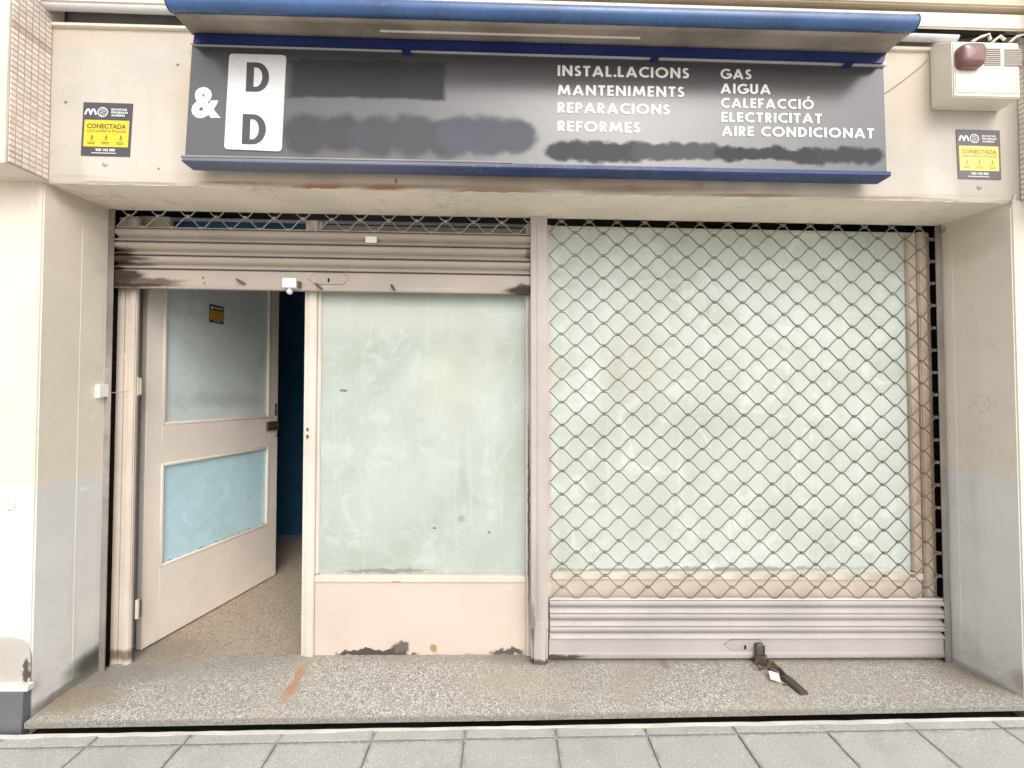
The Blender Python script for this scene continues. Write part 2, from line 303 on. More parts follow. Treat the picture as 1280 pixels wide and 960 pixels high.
def granite():
    s = NT('granite_sill'); v = s.n('TexVoronoi'); s.set(v.inputs['Vector'], s.g); v.inputs['Scale'].default_value = 235
    sp = s.n('SeparateColor'); s.set(sp.inputs[0], v.outputs['Color'])
    c = s.mix(s.ramp(sp.outputs[0], .15, .9), (.225, .215, .19), (.47, .445, .395))
    c = s.mix(s.ramp(sp.outputs[1], .82, .86), c, (.66, .64, .59))
    c = s.mix(s.ramp(sp.outputs[2], .84, .88), c, (.16, .15, .13))
    c = s.mix(s.mt('MULTIPLY', s.ramp(s.noise(300, 2), .45, .6), .3), c, (.22, .2, .17))
    c = s.mix(s.mt('MULTIPLY', s.ramp(s.noise(2.2, 5, .6), .42, .66), .5), c, (.33, .29, .23))
    c = s.mix(s.mt('MULTIPLY', s.ramp(s.noise(7, 6, .7, off=(5, 2, 1)), .56, .72), .4), c, (.24, .22, .18))
    for (px, py, rx, ry, clr, k, so) in [(371, 858, .022, .10, (.36, .17, .07), .6, 1.3), (362, 873, .03, .05, (.36, .19, .09), .5, 1.4), (374, 847, .012, .035, (.42, .17, .05), .6, 1.), (672, 826, .25, .06, (.16, .14, .12), .75, 1.3), (90, 878, .22, .10, (.22, .17, .11), .75, 1.3),
                                 (150, 845, .25, .08, (.15, .14, .12), .6, 1.4), (800, 826, 1.6, .035, (.26, .23, .19), .6, 1.4), (230, 840, .5, .07, (.28, .26, .22), .5, 1.5), (700, 890, .05, .04, (.25, .25, .22), .6, 1.), (650, 855, .25, .08, (.38, .32, .24), .35, 1.6),
                                 (1215, 850, .15, .1, (.24, .19, .14), .6, 1.4), (830, 832, .02, .05, (.2, .17, .14), .7, .8), (940, 818, .12, .04, (.2, .17, .14), .6, 1.2)]:
        p = atz(px, py, -.02); c = s.mix(s.mt('MULTIPLY', s.blob((p.x, p.y, -.02), (rx, ry, .3), so, .06, 18), k), c, clr)
    spz = s.n('SeparateXYZ'); s.set(spz.inputs[0], s.g)
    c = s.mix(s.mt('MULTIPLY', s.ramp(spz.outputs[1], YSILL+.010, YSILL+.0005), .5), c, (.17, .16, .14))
    return s.done(c, .62, .35, s.noise(170, 3), .35, .002)
YSILL = -.345
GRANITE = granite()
def inner_floor():
    s = NT('terrazzo_floor'); v = s.n('TexVoronoi'); s.set(v.inputs['Vector'], s.g); v.inputs['Scale'].default_value = 170
    sp = s.n('SeparateColor'); s.set(sp.inputs[0], v.outputs['Color'])
    c = s.mix(s.ramp(sp.outputs[0], .2, .9), (.34, .28, .21), (.50, .42, .32))
    c = s.mix(s.ramp(sp.outputs[1], .82, .86), c, (.24, .17, .11))
    c = s.mix(s.mt('MULTIPLY', s.ramp(s.noise(4, 5, .65), .45, .7), .5), c, (.38, .33, .26))
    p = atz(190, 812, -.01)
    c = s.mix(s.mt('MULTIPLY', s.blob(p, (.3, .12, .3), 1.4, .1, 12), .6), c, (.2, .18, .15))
    return s.done(c, .5, .4, s.noise(150, 3), .15, .001)
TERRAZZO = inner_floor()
def paving(name, base):
    s = NT(name)
    oi = s.n('ObjectInfo')
    c = s.mix(oi.outputs['Random'], tuple(x*.94 for x in base), tuple(min(1, x*1.05) for x in base))
    c = s.mix(s.ramp(s.noise(3, 5, .65), .35, .7), c, tuple(x*.86 for x in base))
    c = s.mix(s.mt('MULTIPLY', s.ramp(s.noise(240, 3, .7), .50, .62), .45), c, tuple(x*.66 for x in base))
    c = s.mix(s.mt('MULTIPLY', s.ramp(s.noise(190, 3, .7, off=(5, 5, 5)), .56, .64), .5), c, (.85, .85, .83))
    c = s.mix(s.mt('MULTIPLY', s.ramp(s.noise(9, 5, .7, off=(2, 5, 5)), .62, .75), .4), c, (.62, .59, .52))
    c = s.mix(s.mt('MULTIPLY', s.ramp(s.noise(2.2, 6, .7, off=(7, 1, 2)), .50, .66), .45), c, tuple(x*.72 for x in base))
    tc = s.n('TexCoord'); gx = s.n('SeparateXYZ'); s.set(gx.inputs[0], tc.outputs['Generated'])
    ex = s.mt('MINIMUM', gx.outputs[0], s.mt('SUBTRACT', 1.0, gx.outputs[0])); ey = s.mt('MINIMUM', gx.outputs[1], s.mt('SUBTRACT', 1.0, gx.outputs[1]))
    ee = s.mt('SUBTRACT', s.mt('MINIMUM', ex, ey), s.mt('MULTIPLY', s.mt('SUBTRACT', s.noise(38, 6, .7), .45), .16))
    c = s.mix(s.mt('MULTIPLY', s.ramp(ee, .03, -.005), .55), c, (.21, .195, .17))
    vo = s.n('TexVoronoi'); s.set(vo.inputs['Vector'], s.warp(.01, 60)); vo.inputs['Scale'].default_value = 3.1
    c = s.mix(s.mt('MULTIPLY', s.ramp(vo.outputs['Distance'], .050, .035), .5), c, (.16, .155, .15))
    return s.done(c, .75, .3, s.noise(200, 4, .7), .4, .0015)
SLAB = paving('paving_slab', (.435, .425, .40)); SLABW = paving('pavement_strip', (.55, .54, .51))
JOINT = painted('paving_joint', (.26, .24, .21), .2, .95)
MORTARW = painted('white_mortar', (.60, .58, .53), .08, .9, speck=.6, dirt=(.3, .27, .23), bstr=.6, scale=10)
STREET = painted('street_paving', (.56, .54, .50), .1, .9)

# ------------------------------------------------------------------ ground, pavement
YSILL = -.345
pA, pB = at(60, 915.8, YSILL), at(1270, 894.8, YSILL)
pb = (pB.z-pA.z)/(pB.x-pA.x)
def pz(x, y): return pA.z + pb*(x-pA.x) + .012*(y-YSILL)
m = MB(); m.add([(-40, -60, pz(-40, -60)-.012+.4), (40, -60, pz(40, -60)-.012+.4), (40, 40, pz(40, 40)-.6), (-40, 40, pz(-40, 40)-.6)], [(0, 1, 2, 3)])
m = MB()
def gz(x, y): return pA.z-.009 + max(-6, min(6, x-pA.x))*pb + .012*(max(y, -4)-YSILL)
xs = [-60, -6, -3, 0, 3, 6, 60]; ys = [-60, -12, -4, -2, YSILL-.0145, YSILL-.0135, 60]
m.add([(x, y, gz(x, y) - (.30 if y > YSILL-.014 else 0)) for y in ys for x in xs], [(j*7+i, j*7+i+1, (j+1)*7+i+1, (j+1)*7+i) for j in range(6) for i in range(6)])
ground = tag(build('ground', m, STREET, shear=False), kind='structure')
# slabs: one narrow row of cut slabs along the doorstep, then 40 cm rows
pv = bpy.data.objects.new('pavement', None); col.objects.link(pv); pv.location = (0, YSILL, pA.z); ORG['pavement'] = Vector(pv.location); tag(pv, kind='structure')
jx = [atz(x, 935, pA.z).x for x in (106, 231, 349, 471, 587, 706, 823, 942, 1061, 1170)]
sp = (jx[-1]-jx[0])/9; x00 = jx[0]
jl, jr = atz(20, 934.5, pA.z), atz(1260, 909.5, pB.z)
def jy(x): return jl.y + (jr.y-jl.y)*(x-jl.x)/(jr.x-jl.x)
def slab(x0, x1, ya, yb, mat, g=.0017, dz=0.0):
    mb = MB(); lo = -.03
    h_ = .0036; c = [(x0+g, ya(x0)+h_), (x1-g, ya(x1)+h_), (x1-g, yb(x1)-h_), (x0+g, yb(x0)-h_)]
    a, b = [random.uniform(-.0012, .0012) for _ in range(2)]
    top = [(x, y, pz(x, y)+dz+a*(1 if i in (0, 3) else -1)+b*(1 if i < 2 else -1)) for i, (x, y) in enumerate(c)]
    mb.add([(x, y, z+lo) for x, y, z in top]+top, [(0, 3, 2, 1), (4, 5, 6, 7), (0, 1, 5, 4), (1, 2, 6, 5), (2, 3, 7, 6), (3, 0, 4, 7)])
    return build('paving_slab', mb, mat, pv, .0016, shear=False)
for k in range(-9, 20):
    a = x00 + k*sp; b = a+sp
    slab(a+random.uniform(-.004, .004)-.012*0, b, jy, lambda x: YSILL-.014, SLAB)
for r in range(4):
    for k in range(-9, 20):
        a = x00+k*sp + (0 if r % 2 == 0 else sp*.5); b = a+sp
        slab(a, b, lambda x, r=r: jy(x)-(r+1)*sp, lambda x, r=r: jy(x)-r*sp, SLAB)
m = MB(); n = 60; vs = []
for i in range(n+1):
    x = -2.45+i*5.0/n; yo = YSILL-.019-random.uniform(.002, .010); y1_ = YSILL-.009-random.uniform(0, .004)
    vs += [(x, y1_, pz(x, YSILL)-.03), (x, y1_, pz(x, YSILL)+.003), (x, yo, pz(x, yo)+.0012), (x, yo-.001, pz(x, yo)-.004)]
m.add(vs, [(4*i+j, 4*i+4+j, 4*i+5+j, 4*i+1+j) for i in range(n) for j in range(3)])
build('mortar_strip', m, MORTARW, pv, shear=False)

# ------------------------------------------------------------------ doorstep of granite, inner floor
fl = [(-3.1, None)]
def wpt(px, py, Y): p = at(px, py, Y); return (p.x, p.y, p.z)
front = [wpt(30, 904, YSILL), wpt(340, 898.5, YSILL), wpt(640, 894, YSILL), wpt(930, 888.5, YSILL), wpt(1300, 881.5, YSILL)]
back = [wpt(118, 835, .02), wpt(375, 823, .02), wpt(672, 822.5, .02), wpt(930, 822.5, .02), wpt(1200, 824, .02)]
m = MB(); vs = []
for f, b in zip(front, back):
    vs += [(f[0], f[1], f[2]-.030), (f[0], f[1]-.001, f[2]-.004), (f[0], f[1]+.004, f[2]), b, (b[0], .75, FLOOR-.05), (f[0], .75, -.09), (f[0], f[1]+.02, f[2]-.033)]
vs2 = []
for f, b in zip(front, back):
    vs2 += [(f[0], f[1]+.001, f[2]-.025), (f[0], f[1], f[2]-.003), (f[0], f[1]+.004, f[2]), (b[0], .05, b[2]-.001), (b[0], .05, -.08), (f[0], f[1]+.05, f[2]-.026)]
m.add(vs2, [(6*i+j, 6*i+6+j, 6*i+6+(j+1) % 6, 6*i+(j+1) % 6) for i in range(4) for j in range(6)]+[(0, 1, 2, 3, 4, 5), (29, 28, 27, 26, 25, 24)])
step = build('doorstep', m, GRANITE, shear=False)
tag(step, 'long speckled granite doorstep with orange rust stain running under the whole shopfront', 'doorstep')
m = MB(); m.box(front[0][0]-.2, front[-1][0]+.2, YSILL-.013, .06, -.25, -.10)
tag(build('step_base', m, painted('dirty_gap_shade', (.03, .026, .022), .2, .9, spec=.1), shear=False), kind='structure')  # near-black colour holds the gap's shade as well as its dirt
# round metal plug in the step
p = atz(350, 833.5, -.015); t = MB(); t.lathe((p.x, p.y, -.022), (0, 0, 1), [(0, .022), (.0125, .022), (.014, .018), (.0125, .012), (.0125, .001)], 18)
tag(build('floor_plug', t, LOCKM, shear=False), 'small round metal plug set in the granite doorstep before the open door', 'floor plug')

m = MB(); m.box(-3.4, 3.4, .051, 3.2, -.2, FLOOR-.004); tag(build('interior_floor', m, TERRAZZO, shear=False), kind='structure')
YB = 1.95
m = MB(); m.box(-3.4, 3.4, YB, YB+.1, -.1, 3.2); tag(build('interior_wall', m, WALLBLUE, shear=False), kind='structure')
m = MB(); m.box(-2.75, -2.6, .2, YB-.001, -.1, 3.2); tag(build('interior_wall', m, WALLBLUE, shear=False), kind='structure')
m = MB(); m.box(3.0, 3.1, .2, YB-.001, -.1, 3.2); tag(build('interior_wall', m, WALLBLUE, shear=False), kind='structure')
m = MB(); m.box(-3.4, 3.4, .05, YB+.1, 2.92, 3.0); tag(build('interior_ceiling', m, ROOMDARK, shear=False), kind='structure')

# ------------------------------------------------------------------ the building
bl = thing('shop_building', 'cream plastered shop building front with two pillars and a lintel over the shopfront', 'building', (0, YF, pA.z))
xL0 = X(46, 560, YF); xR0 = X(1273, 560, YF)              # inner arrises of the pillars
xL1 = X(129.5, 560, -.01); xR1 = X(1184, 560, -.01)         # their back ends
zb = -.12; ZT = 3.6
xCL = X(63, 150, YF); xCR = X(1273, 180, YF)              # tiled bays either side of the lintel
zS = Z(640, 240, YF); zSb = Z(640, 272, 0)                # lintel bottom edge, soffit at the shutters
zL = Z(640, 47, YF)                                       # ledge above the lintel
def pil(a, b, s):
    m = MB(); m.extr([(a, YF, zb), (b, -.008, zb), (b, .25, zb), (a+s*6, .25, zb), (a+s*6, YF, zb)], (0, 0, zS+.02-zb)); return m
a = build('pillar', pil(xL0, xL1, -1), PILLAR, bl, .006, seg=2); tag(a, 'left pillar with grey painted lower half')
a = build('pillar', pil(xR0, xR1, 1), PILLAR, bl, .006, seg=2); tag(a, 'right pillar beside the closed grille shutter')
# reveal seams (a strip of render laid over the back part)
def strip(p0, p1, q0, q1, z0, z1, s):
    m = MB(); m.extr([(p0, q0, z0), (p1, q1, z0), (p1+s*.0016, q1, z0), (p0+s*.0016, q0, z0)], (0, 0, z1-z0)); return m
def onrev(l, y): a, b = (xL0, xL1) if l else (xR0, xR1); return a+(b-a)*(y-YF)/(-.008-YF)
build('render_strip', strip(onrev(1, -.135), onrev(1, -.03), -.135, -.03, .0, Z(100, 285, -.13), 1), PILLAR, bl)
build('render_strip', strip(onrev(0, -.055), onrev(0, -.012), -.055, -.012, .1, Z(1195, 300, -.05), -1), PILLAR, bl)
# lintel with a softly irregular chipped lower edge
m = MB(); n = 90; vs = []
for i in range(n+1):
    x = xCL-.02+(xCR+.02-(xCL-.02))*i/n; j = random.uniform(-.0035, .0035); jj = random.uniform(-.002, .002)
    vs += [(x, YF+.05, zL), (x, YF, zL), (x, YF, zS+.012+jj), (x, YF+.006+j*.5, zS+j), (x, YF+.02, zS+.002), (x, .0, zSb+.005), (x, .012, zSb+.005), (x, .012, zL)]
m.add(vs, [(8*i+j, 8*i+8+j, 8*i+8+(j+1) % 8, 8*i+(j+1) % 8) for i in range(n) for j in range(8)]+[tuple(range(8)), tuple(8*n+k for k in range(7, -1, -1))])
m.smooth = 25
build('lintel', m, PLASTER, bl)
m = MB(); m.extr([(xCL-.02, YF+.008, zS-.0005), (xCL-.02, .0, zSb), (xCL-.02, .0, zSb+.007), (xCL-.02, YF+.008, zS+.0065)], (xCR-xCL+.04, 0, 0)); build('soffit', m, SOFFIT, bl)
# ledge, recess, band and beam above the lintel
def zz(py, Y, px=640): return Z(px, py, Y)
m = MB(); m.box(xCL+.002, xCR-.002, YF-.014, YF+.06, zz(47.5, YF-.014), zz(43, YF-.014)); build('ledge', m, CREAM, bl, .003)
m = MB(); m.box(xCL-.3, xCR+.3, YF+.07, YF+.1, zz(48, YF), zz(15, YF+.07)+.25); build('recess_back', m, GREYPAINT, bl)
m = MB(); m.box(xCL-6, xCR+6, YF-.050, YF-.035, zz(18.5, YF-.05), zz(-2, YF-.05)); build('band', m, CREAM, bl, .006, seg=2)
m = MB(); m.box(xCL-6, xCR+6, YF-.015, YF+.1, zz(-2, YF-.05)-.001, zz(-14, YF-.045)); build('shadow_gap', m, DARKMETAL_SHADE, bl)  # recessed dark box, the slot's shade is put into its colour
m = MB(); m.box(xCL-6, xCR+6, YF-.065, YF+.2, zz(-11, YF-.065), zz(-11, YF-.065)+3); build('overhang_beam', m, BEAMPAINT, bl, .006, seg=2)
# bays with mosaic sides
def mosaic(s):
    s_ = NT('mosaic_tile'); at_ = s_.n('Attribute'); at_.attribute_name = 'tone'
    c = s_.mix(at_.outputs['Fac'], (.84, .76, .69), (.72, .62, .55))
    zt = Z(30, 34, -.4)
    sp_ = s_.n('SeparateXYZ'); s_.set(sp_.inputs[0], s_.g)
    k = s_.ramp(s_.mt('ABSOLUTE', s_.mt('SUBTRACT', sp_.outputs[2], zt)), .03, .008)
    c = s_.mix(s_.mt('MULTIPLY', k, .6), c, (.40, .26, .17))
    return s_.done(c, .35, .5, s_.noise(60, 3), .1, .001)
MOS = mosaic(1)
YBAY = YF-.155
for xs_, s, lab in ((xCL, 1, 'left tiled bay'), (xCR, -1, 'right tiled bay')):
    xo = xs_ - s*6
    m = MB(); m.box(min(xs_-s*.004, xo), max(xs_-s*.004, xo), YBAY, YF-.001 if False else YF+.05, zS-.0, ZT)
    bay = build('bay', m, PILLAR, bl); tag(bay, lab)
    m = MB(); m.box(min(xs_-s*.001, xs_-s*.0045), max(xs_-s*.001, xs_-s*.0045), YBAY+.004, YF+.0, zS+.006, ZT-.5); tag(build('tile_bed', m, GROUT, bay), None)
    m = MB(); p = .0245; tones = []
    ny = 6; z = zS+.012
    while z < zS+1.12:
        for i in range(ny):
            y0 = YBAY+.006+i*p; tw = random.uniform(-.0006, .0006)
            m.add([(xs_-s*.002, y0+.0015, z), (xs_-s*.002, y0+p-.0025, z), (xs_-s*.002, y0+p-.0025, z+p-.0045), (xs_-s*.002, y0+.0015, z+p-.0045),
                   (xs_+s*(.0022+tw), y0+.0025, z+.001), (xs_+s*(.0022+tw), y0+p-.0035, z+.001), (xs_+s*.0022, y0+p-.0035, z+p-.0055), (xs_+s*.0022, y0+.0025, z+p-.0055)],
                  [(4, 5, 6, 7), (0, 1, 5, 4), (1, 2, 6, 5), (2, 3, 7, 6), (3, 0, 4, 7)])
            tones += [random.random()]*5
        z += p
    o = build('mosaic_tiles', m, MOS, bay, smooth=False); tag(o, kind='stuff')
    at2 = o.data.attributes.new('tone', 'FLOAT', 'FACE')
    at2.data.foreach_set('value', tones[:len(o.data.polygons)])
# mortar patch and slate skirting at the foot of the left pillar
m = MB(); pts = []
for px, py in [(-60, 862), (36.5, 862), (37.5, 820), (35, 806), (28, 799), (15, 796.5), (-60, 797)]:
    q = at(px, py, YF-.004); pts.append((q.x, q.y, q.z+K*q.x))
m.extr(pts, (0, .006, 0)); build('mortar_patch', m, MORTAR, bl, .001)
m = MB(); m.box(X(-80, 890, YF-.03), X(27.5, 890, YF-.03), YF-.03, YF+.001, Z(10, 922, YF-.03), Z(10, 866, YF-.03)); build('skirting', m, SLATE, bl, .002)
m = MB(); m.box(X(-80, 890, YF-.028), X(34, 862, YF-.028), YF-.028, YF+.0015, Z(10, 865.5, YF-.03), Z(10, 858, YF-.03)); build('skirting_cap', m, WHITESTONE, bl, .002)
m = MB(); m.box(X(28, 890, YF-.014), xL0-.002, YF-.014, YF+.0015, Z(10, 918, YF-.03), Z(10, 866, YF-.03)); build('skirting_return', m, MORTAR, bl, .002)
# round cap on the left pillar
q = at(12, 630, YF); m = MB(); m.lathe((q.x, YF+.001, q.z+K*q.x), (0, -1, 0), [(0, .030), (.004, .030), (.005, .027), (.003, .024), (.0035, .001)], 20)
tag(build('round_cap', m, PILLAR, bl))

# ------------------------------------------------------------------ guides and middle post
zG = zSb-.004
def chan(pxa, pxb, py, y0, y1, name, mat, lab, z0=-.06):
    m = MB(); m.box(X(pxa, py, y0), X(pxb, py, y0), y0, y1, z0, zG); o = build(name, m, mat, None, .002); tag(o, lab, 'guide rail'); return o
chan(129, 136.8, 550, -.014, -.008, 'guide_rail', GUIDEM, 'dirty grey steel guide rail at the left edge of the shopfront by the pillar')
chan(1175.5, 1183, 550, -.014, -.008, 'guide_rail', GUIDEM, 'brown grey steel guide rail right of the closed grille beside the right pillar')
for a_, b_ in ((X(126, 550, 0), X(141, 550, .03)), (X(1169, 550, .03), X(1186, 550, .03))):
    m = MB(); m.box(a_, b_, .0205, .16, -.06, zG+.2); tag(build('guide_slot', m, BLACKM, None), 'black box standing for the dark slot behind the ' + ('left' if a_ < 0 else 'right') + ' guide rail of the shopfront', 'slot')  # solid boxes, darkness of the gaps painted on in black
post = thing('shutter_post', 'mauve brown steel post between the raised shutter and the closed grille', 'post', SH((X(674, 820, -.03), -.03, 0)))
xa, xb = X(663.6, 550, -.03), X(684.6, 550, -.03)
m = MB(); m.box(xa, xb, -.03, .03, Z(670, 783, -.03), zG+.02); build('shaft', m, POSTM, post, .0025, seg=2)
m = MB(); m.box(xa-.0015, xb+.0015, -.0325, .03, Z(670, 786, -.03), Z(670, 777, -.03)); build('collar', m, POSTM, post, .002)
m = MB(); m.box(xa+.012, xb-.012, -.031, .03, -.03, Z(670, 783, -.03)-.001); build('foot', m, POSTM, post, .003)
for q in (xa-.0005, xb-.011):
    m = MB(); m.box(q, q+.0115, -.020, .02, -.03, Z(670, 786, -.03)-.001); build('foot_cheek', m, POSTM, post, .003)
m = MB(); m.box(xa+.033, xa+.0345, -.0312, -.03, .2, zG-.05); build('weld_line', m, GUIDEM, post)

# ------------------------------------------------------------------ shutters
PXM = (at(700, 500, 0).x-at(600, 500, 0).x)/100
pitch = 35.45*PXM; lev = 14.29*PXM
def wire_mesh(x0, x1, xn, parity, z):     # a wire waving between level z (top) and z-lev
    pts = []; fl = 3.2*PXM; gap = 1.15*PXM; half = pitch/2
    k0 = int(math.floor((x0-xn)/half))-1; k = k0
    while True:
        xc = xn+k*half; top = (k+parity) % 2 == 0
        zz_ = z-gap if top else z-lev+gap
        for dx, dzz in ((-fl-.004, (-1 if top else 1)*.004), (-fl, 0), (fl, 0), (fl+.004, (-1 if top else 1)*.004)):
            pts.append((xc+dx, 0.0, zz_+dzz*.9))
        k += 1
        if xc > x1+half: break
    out = []
    for i in range(len(pts)-1):
        a, b = Vector(pts[i]), Vector(pts[i+1])
        if b.x < x0 or a.x > x1: continue
        if a.x < x0: a = a.lerp(b, (x0-a.x)/(b.x-a.x))
        if b.x > x1: b = a.lerp(b, (x1-a.x)/(b.x-a.x))
        if not out: out.append(a)
        out.append(b)
    return [p+Vector((0, .0022*math.sin(p.x*40), 0)) for p in out]
WR = .0031
def grille(root, x0, x1, xn, ztop, nrow, mat, par0):
    protos = {}
    for r in range(nrow):
        par = (par0+r) % 2
        if par not in protos:
            m = MB(); m.tube(wire_mesh(x0, x1, xn, par, ztop-r*lev), WR, 6); m.smooth = 60
            o = build('grille_wire', m, mat, root); protos[par] = (o, r)
        else:
            src, r0 = protos[par]; o = src.copy(); col.objects.link(o); o.parent = root; o.location = (random.uniform(-.0012, .0012), random.uniform(-.001, .001), -(r-r0)*lev+random.uniform(-.0012, .0012))
            o.rotation_euler = (0, random.uniform(-.0005, .0005), 0)
    m = MB()
    for r in range(nrow+1):
        for k in range(-40, 60):
            xc = xn+k*pitch/2
            if xc < x0+.005 or xc > x1-.005 or (k+par0+r) % 2: continue
            z = ztop-r*lev; j = random.uniform(-.002, .002); w_ = 1.9*PXM; h_ = 1.6*PXM
            m.box(xc-w_+j, xc+w_+j, -.0055, .0055, z-h_, z+h_)
    tag(build('wire_clips', m, mat, root, smooth=False), kind='stuff')
def slat_profile(zt, zb_, y0=0.0):
    h = zt-zb_; P = [(0, .012), (.02, -.002), (.08, -.009), (.20, -.0135), (.34, -.013), (.48, -.006), (.58, .005), (.62, .011), (.65, .011), (.92, -.014), (.975, -.0145), (.98, .006), (.985, .014)]
    return [(y0+b, zt-a*h) for a, b in P]
def rail_profile(zt, zb_, y0=0.0):
    h = zt-zb_; return [(y0+.016, zt-.001), (y0-.003, zt-.001), (y0-.005, zt-h*.10), (y0-.005, zt-h*.72), (y0-.009, zt-h*.76), (y0-.009, zb_+.002), (y0-.007, zb_), (y0+.016, zb_)]
def hexplate(root, px0, py0, px1, py1, mat, name='lock_plate'):
    pts = []
    c = (py0+py1)/2; s_ = (px1-px0)*.16
    for px, py in ((px0, c), (px0+s_, py1), (px1-s_, py1), (px1, c), (px1-s_, py0), (px0+s_, py0)):
        q = at(px, py, -.006); pts.append((q.x, q.y, q.z+K*q.x))
    ctr = Vector((sum(p[0] for p in pts)/6, 0, sum(p[2] for p in pts)/6))
    o_ = [(p[0]+math.copysign(.0016, p[0]-ctr.x), p[1]+.0005, p[2]+math.copysign(.0016, p[2]-ctr.z)) for p in pts]
    m = MB(); m.extr(o_, (0, .012, 0)); build('plate_seam', m, RUSTM, root)
    m = MB(); m.extr([(p[0], p[1]-.001, p[2]) for p in pts], (0, .012, 0)); build(name, m, mat, root, .001)
def shutter(label, px0, px1, yr, ytop_mesh, pyslat, pyrail, pybot, mat, ml, first_node, par0, nrow, flange):
    x0, x1 = px0, px1; pxm = yr
    root = thing('roller_shutter', label, 'roller shutter', SH(((x0+x1)/2, 0, Z(pxm, pybot, 0))))
    grille(root, x0, x1, first_node, ytop_mesh, nrow, ml, par0)
    zs = [Z(pxm, v, 0) for v in pyslat]
    for a, b in zip(zs[:-1], zs[1:]):
        m = MB(); m.smooth = 50; m.prism(slat_profile(a-.0015, b+.001), x0+.001, x1-.001); build('slat', m, mat, root)
    m = MB(); m.prism([(-.008, zs[0]+.007), (-.010, zs[0]+.001), (.008, zs[0]+.001), (.008, zs[0]+.007)], x0, x1); build('top_edge_bar', m, flange, root, .0015)
    zr, zb_ = Z(pxm, pyrail, 0), Z(pxm, pybot, 0)
    m = MB(); m.prism(rail_profile(zr, zb_), x0-.004, x1+.004); build('bottom_rail', m, mat, root, .001)
    return root
xl, xr = X(145.5, 320, 0), X(663, 320, 0)
nodeL = X(392, 540, 0)
zl0 = Z(400, 288.8, 0)+0.002
# left shutter: node row at the top edge of the slats
pl = thing
rs = shutter('half raised mauve brown roller shutter above the open door, grimy at its left end', xl, xr, 400, zl0+3*lev, (289.6, 306.2, 323.0, 339.8), 340.2, 364.0, SHUT, WIREL, X(234.5+18, 285, 0), 1, 3, SHUTR)
rsx, rsr = X(686.5, 550, 0), X(1173.5, 550, 0)
zr0 = Z(930, 748.4, 0)
rr = shutter('closed roller shutter of diamond wire grille in front of the wide right window', rsx, rsr, 930, zr0+34*lev, (749.4, 765.4, 781.4, 797.0), 797.2, 821.8, SHUTR, WIREM, X(933, 748, 0), 0, 34, SHUTEDGE)
hexplate(rs, 385, 341.5, 437, 355.5, SHUT)
hexplate(rr, 905, 800, 958, 812.5, SHUTR)
for root, px, py in ((rs, 410.5, 350), (rr, 932, 809.5)):
    q = at(px, py, -.013); m = MB(); m.box(q.x-.003, q.x+.003, -.0145, -.0065, q.z+K*q.x-.010, q.z+K*q.x+.010); build('keyhole', m, BLACKM, root, .001)
for (px, py, dx, dz) in ((300, 351.5, .024, .012), (398, 357.5, .018, .016), (491, 359, .010, .016)):
    q = at(px, py, -.02); m = MB(); m.tube([(q.x-dx, -.012, q.z+K*q.x+dz), (q.x, -.024, q.z+K*q.x), (q.x+dx, -.016, q.z+K*q.x-dz)], [.005, .0065, .005], 6)
    build('latch', m, RUSTM, rs)
for px, py in ((253, 347), (255, 354), (1, 1)):
    if px > 10:
        q = at(px, py, -.01); m = MB(); m.lathe((q.x, -.003, q.z+K*q.x), (0, -1, 0), [(0, .005), (.004, .005), (.005, .002)], 8); build('rivet', m, RUSTM, rs)
# thin white sticker on the shutter
a_, b_ = at(457, 295.5, -.0135), at(471, 303.5, -.0135)
m = MB(); m.box(a_.x, b_.x, -.0145, -.0118, b_.z+K*b_.x, a_.z+K*a_.x)
tag(build('blank_sticker', m, WHITEP, None), 'small blank white sticker on the top slat of the half raised shutter', 'sticker')
# shutter drum and shaft behind the lintel, seen through the grille
m = MB(); m.tube([(xl-.1, .11, zSb+.17), (xr, .11, zSb+.17)], .10, 16)
drum = build('shutter_drum', m, DARKMETAL_SHADE, None); tag(drum, 'dark roller drum hidden behind the lintel above the half raised shutter', 'roller drum')
m = MB(); m.tube([(xl, .20, Z(300, 275.5, .20)), (X(660, 280, .2), .20, Z(300, 275.5, .20))], .011, 10)
tag(build('tie_bar', m, TUBEPAINT, None), 'thin grey tie bar across the top of the doorway behind the shutter grille', 'bar')

# white sensor box with a clear bulb
sb = thing('sensor_box', 'small white plastic sensor box with clear bulb clipped to the raised shutter rail', 'sensor', SH((X(361, 362, -.03), -.03, Z(361, 362, -.03))))
a_, b_ = at(352.5, 347.2, -.045), at(369.5, 359.5, -.045)
m = MB(); m.box(a_.x, b_.x, -.045, -.008, b_.z+K*b_.x, a_.z+K*a_.x); build('housing', m, WHITEP, sb, .003, seg=2)
q = at(362, 364, -.03); zq = q.z+K*q.x
m = MB(); m.lathe((q.x, -.03, zq+.016), (0, 0, -1), [(0, .008), (.006, .009), (.012, .013), (.02, .0155), (.028, .013), (.034, .005)], 14)
GB = painted('bulb_plastic', (.62, .64, .62), .05, .12, speck=0, bstr=0); build('bulb', m, GB, sb)
m = MB(); m.box(b_.x+.0005, b_.x+.012, -.035, -.008, b_.z+K*b_.x+.006, a_.z+K*a_.x-.012); build('bracket', m, RUSTM, sb, .001)

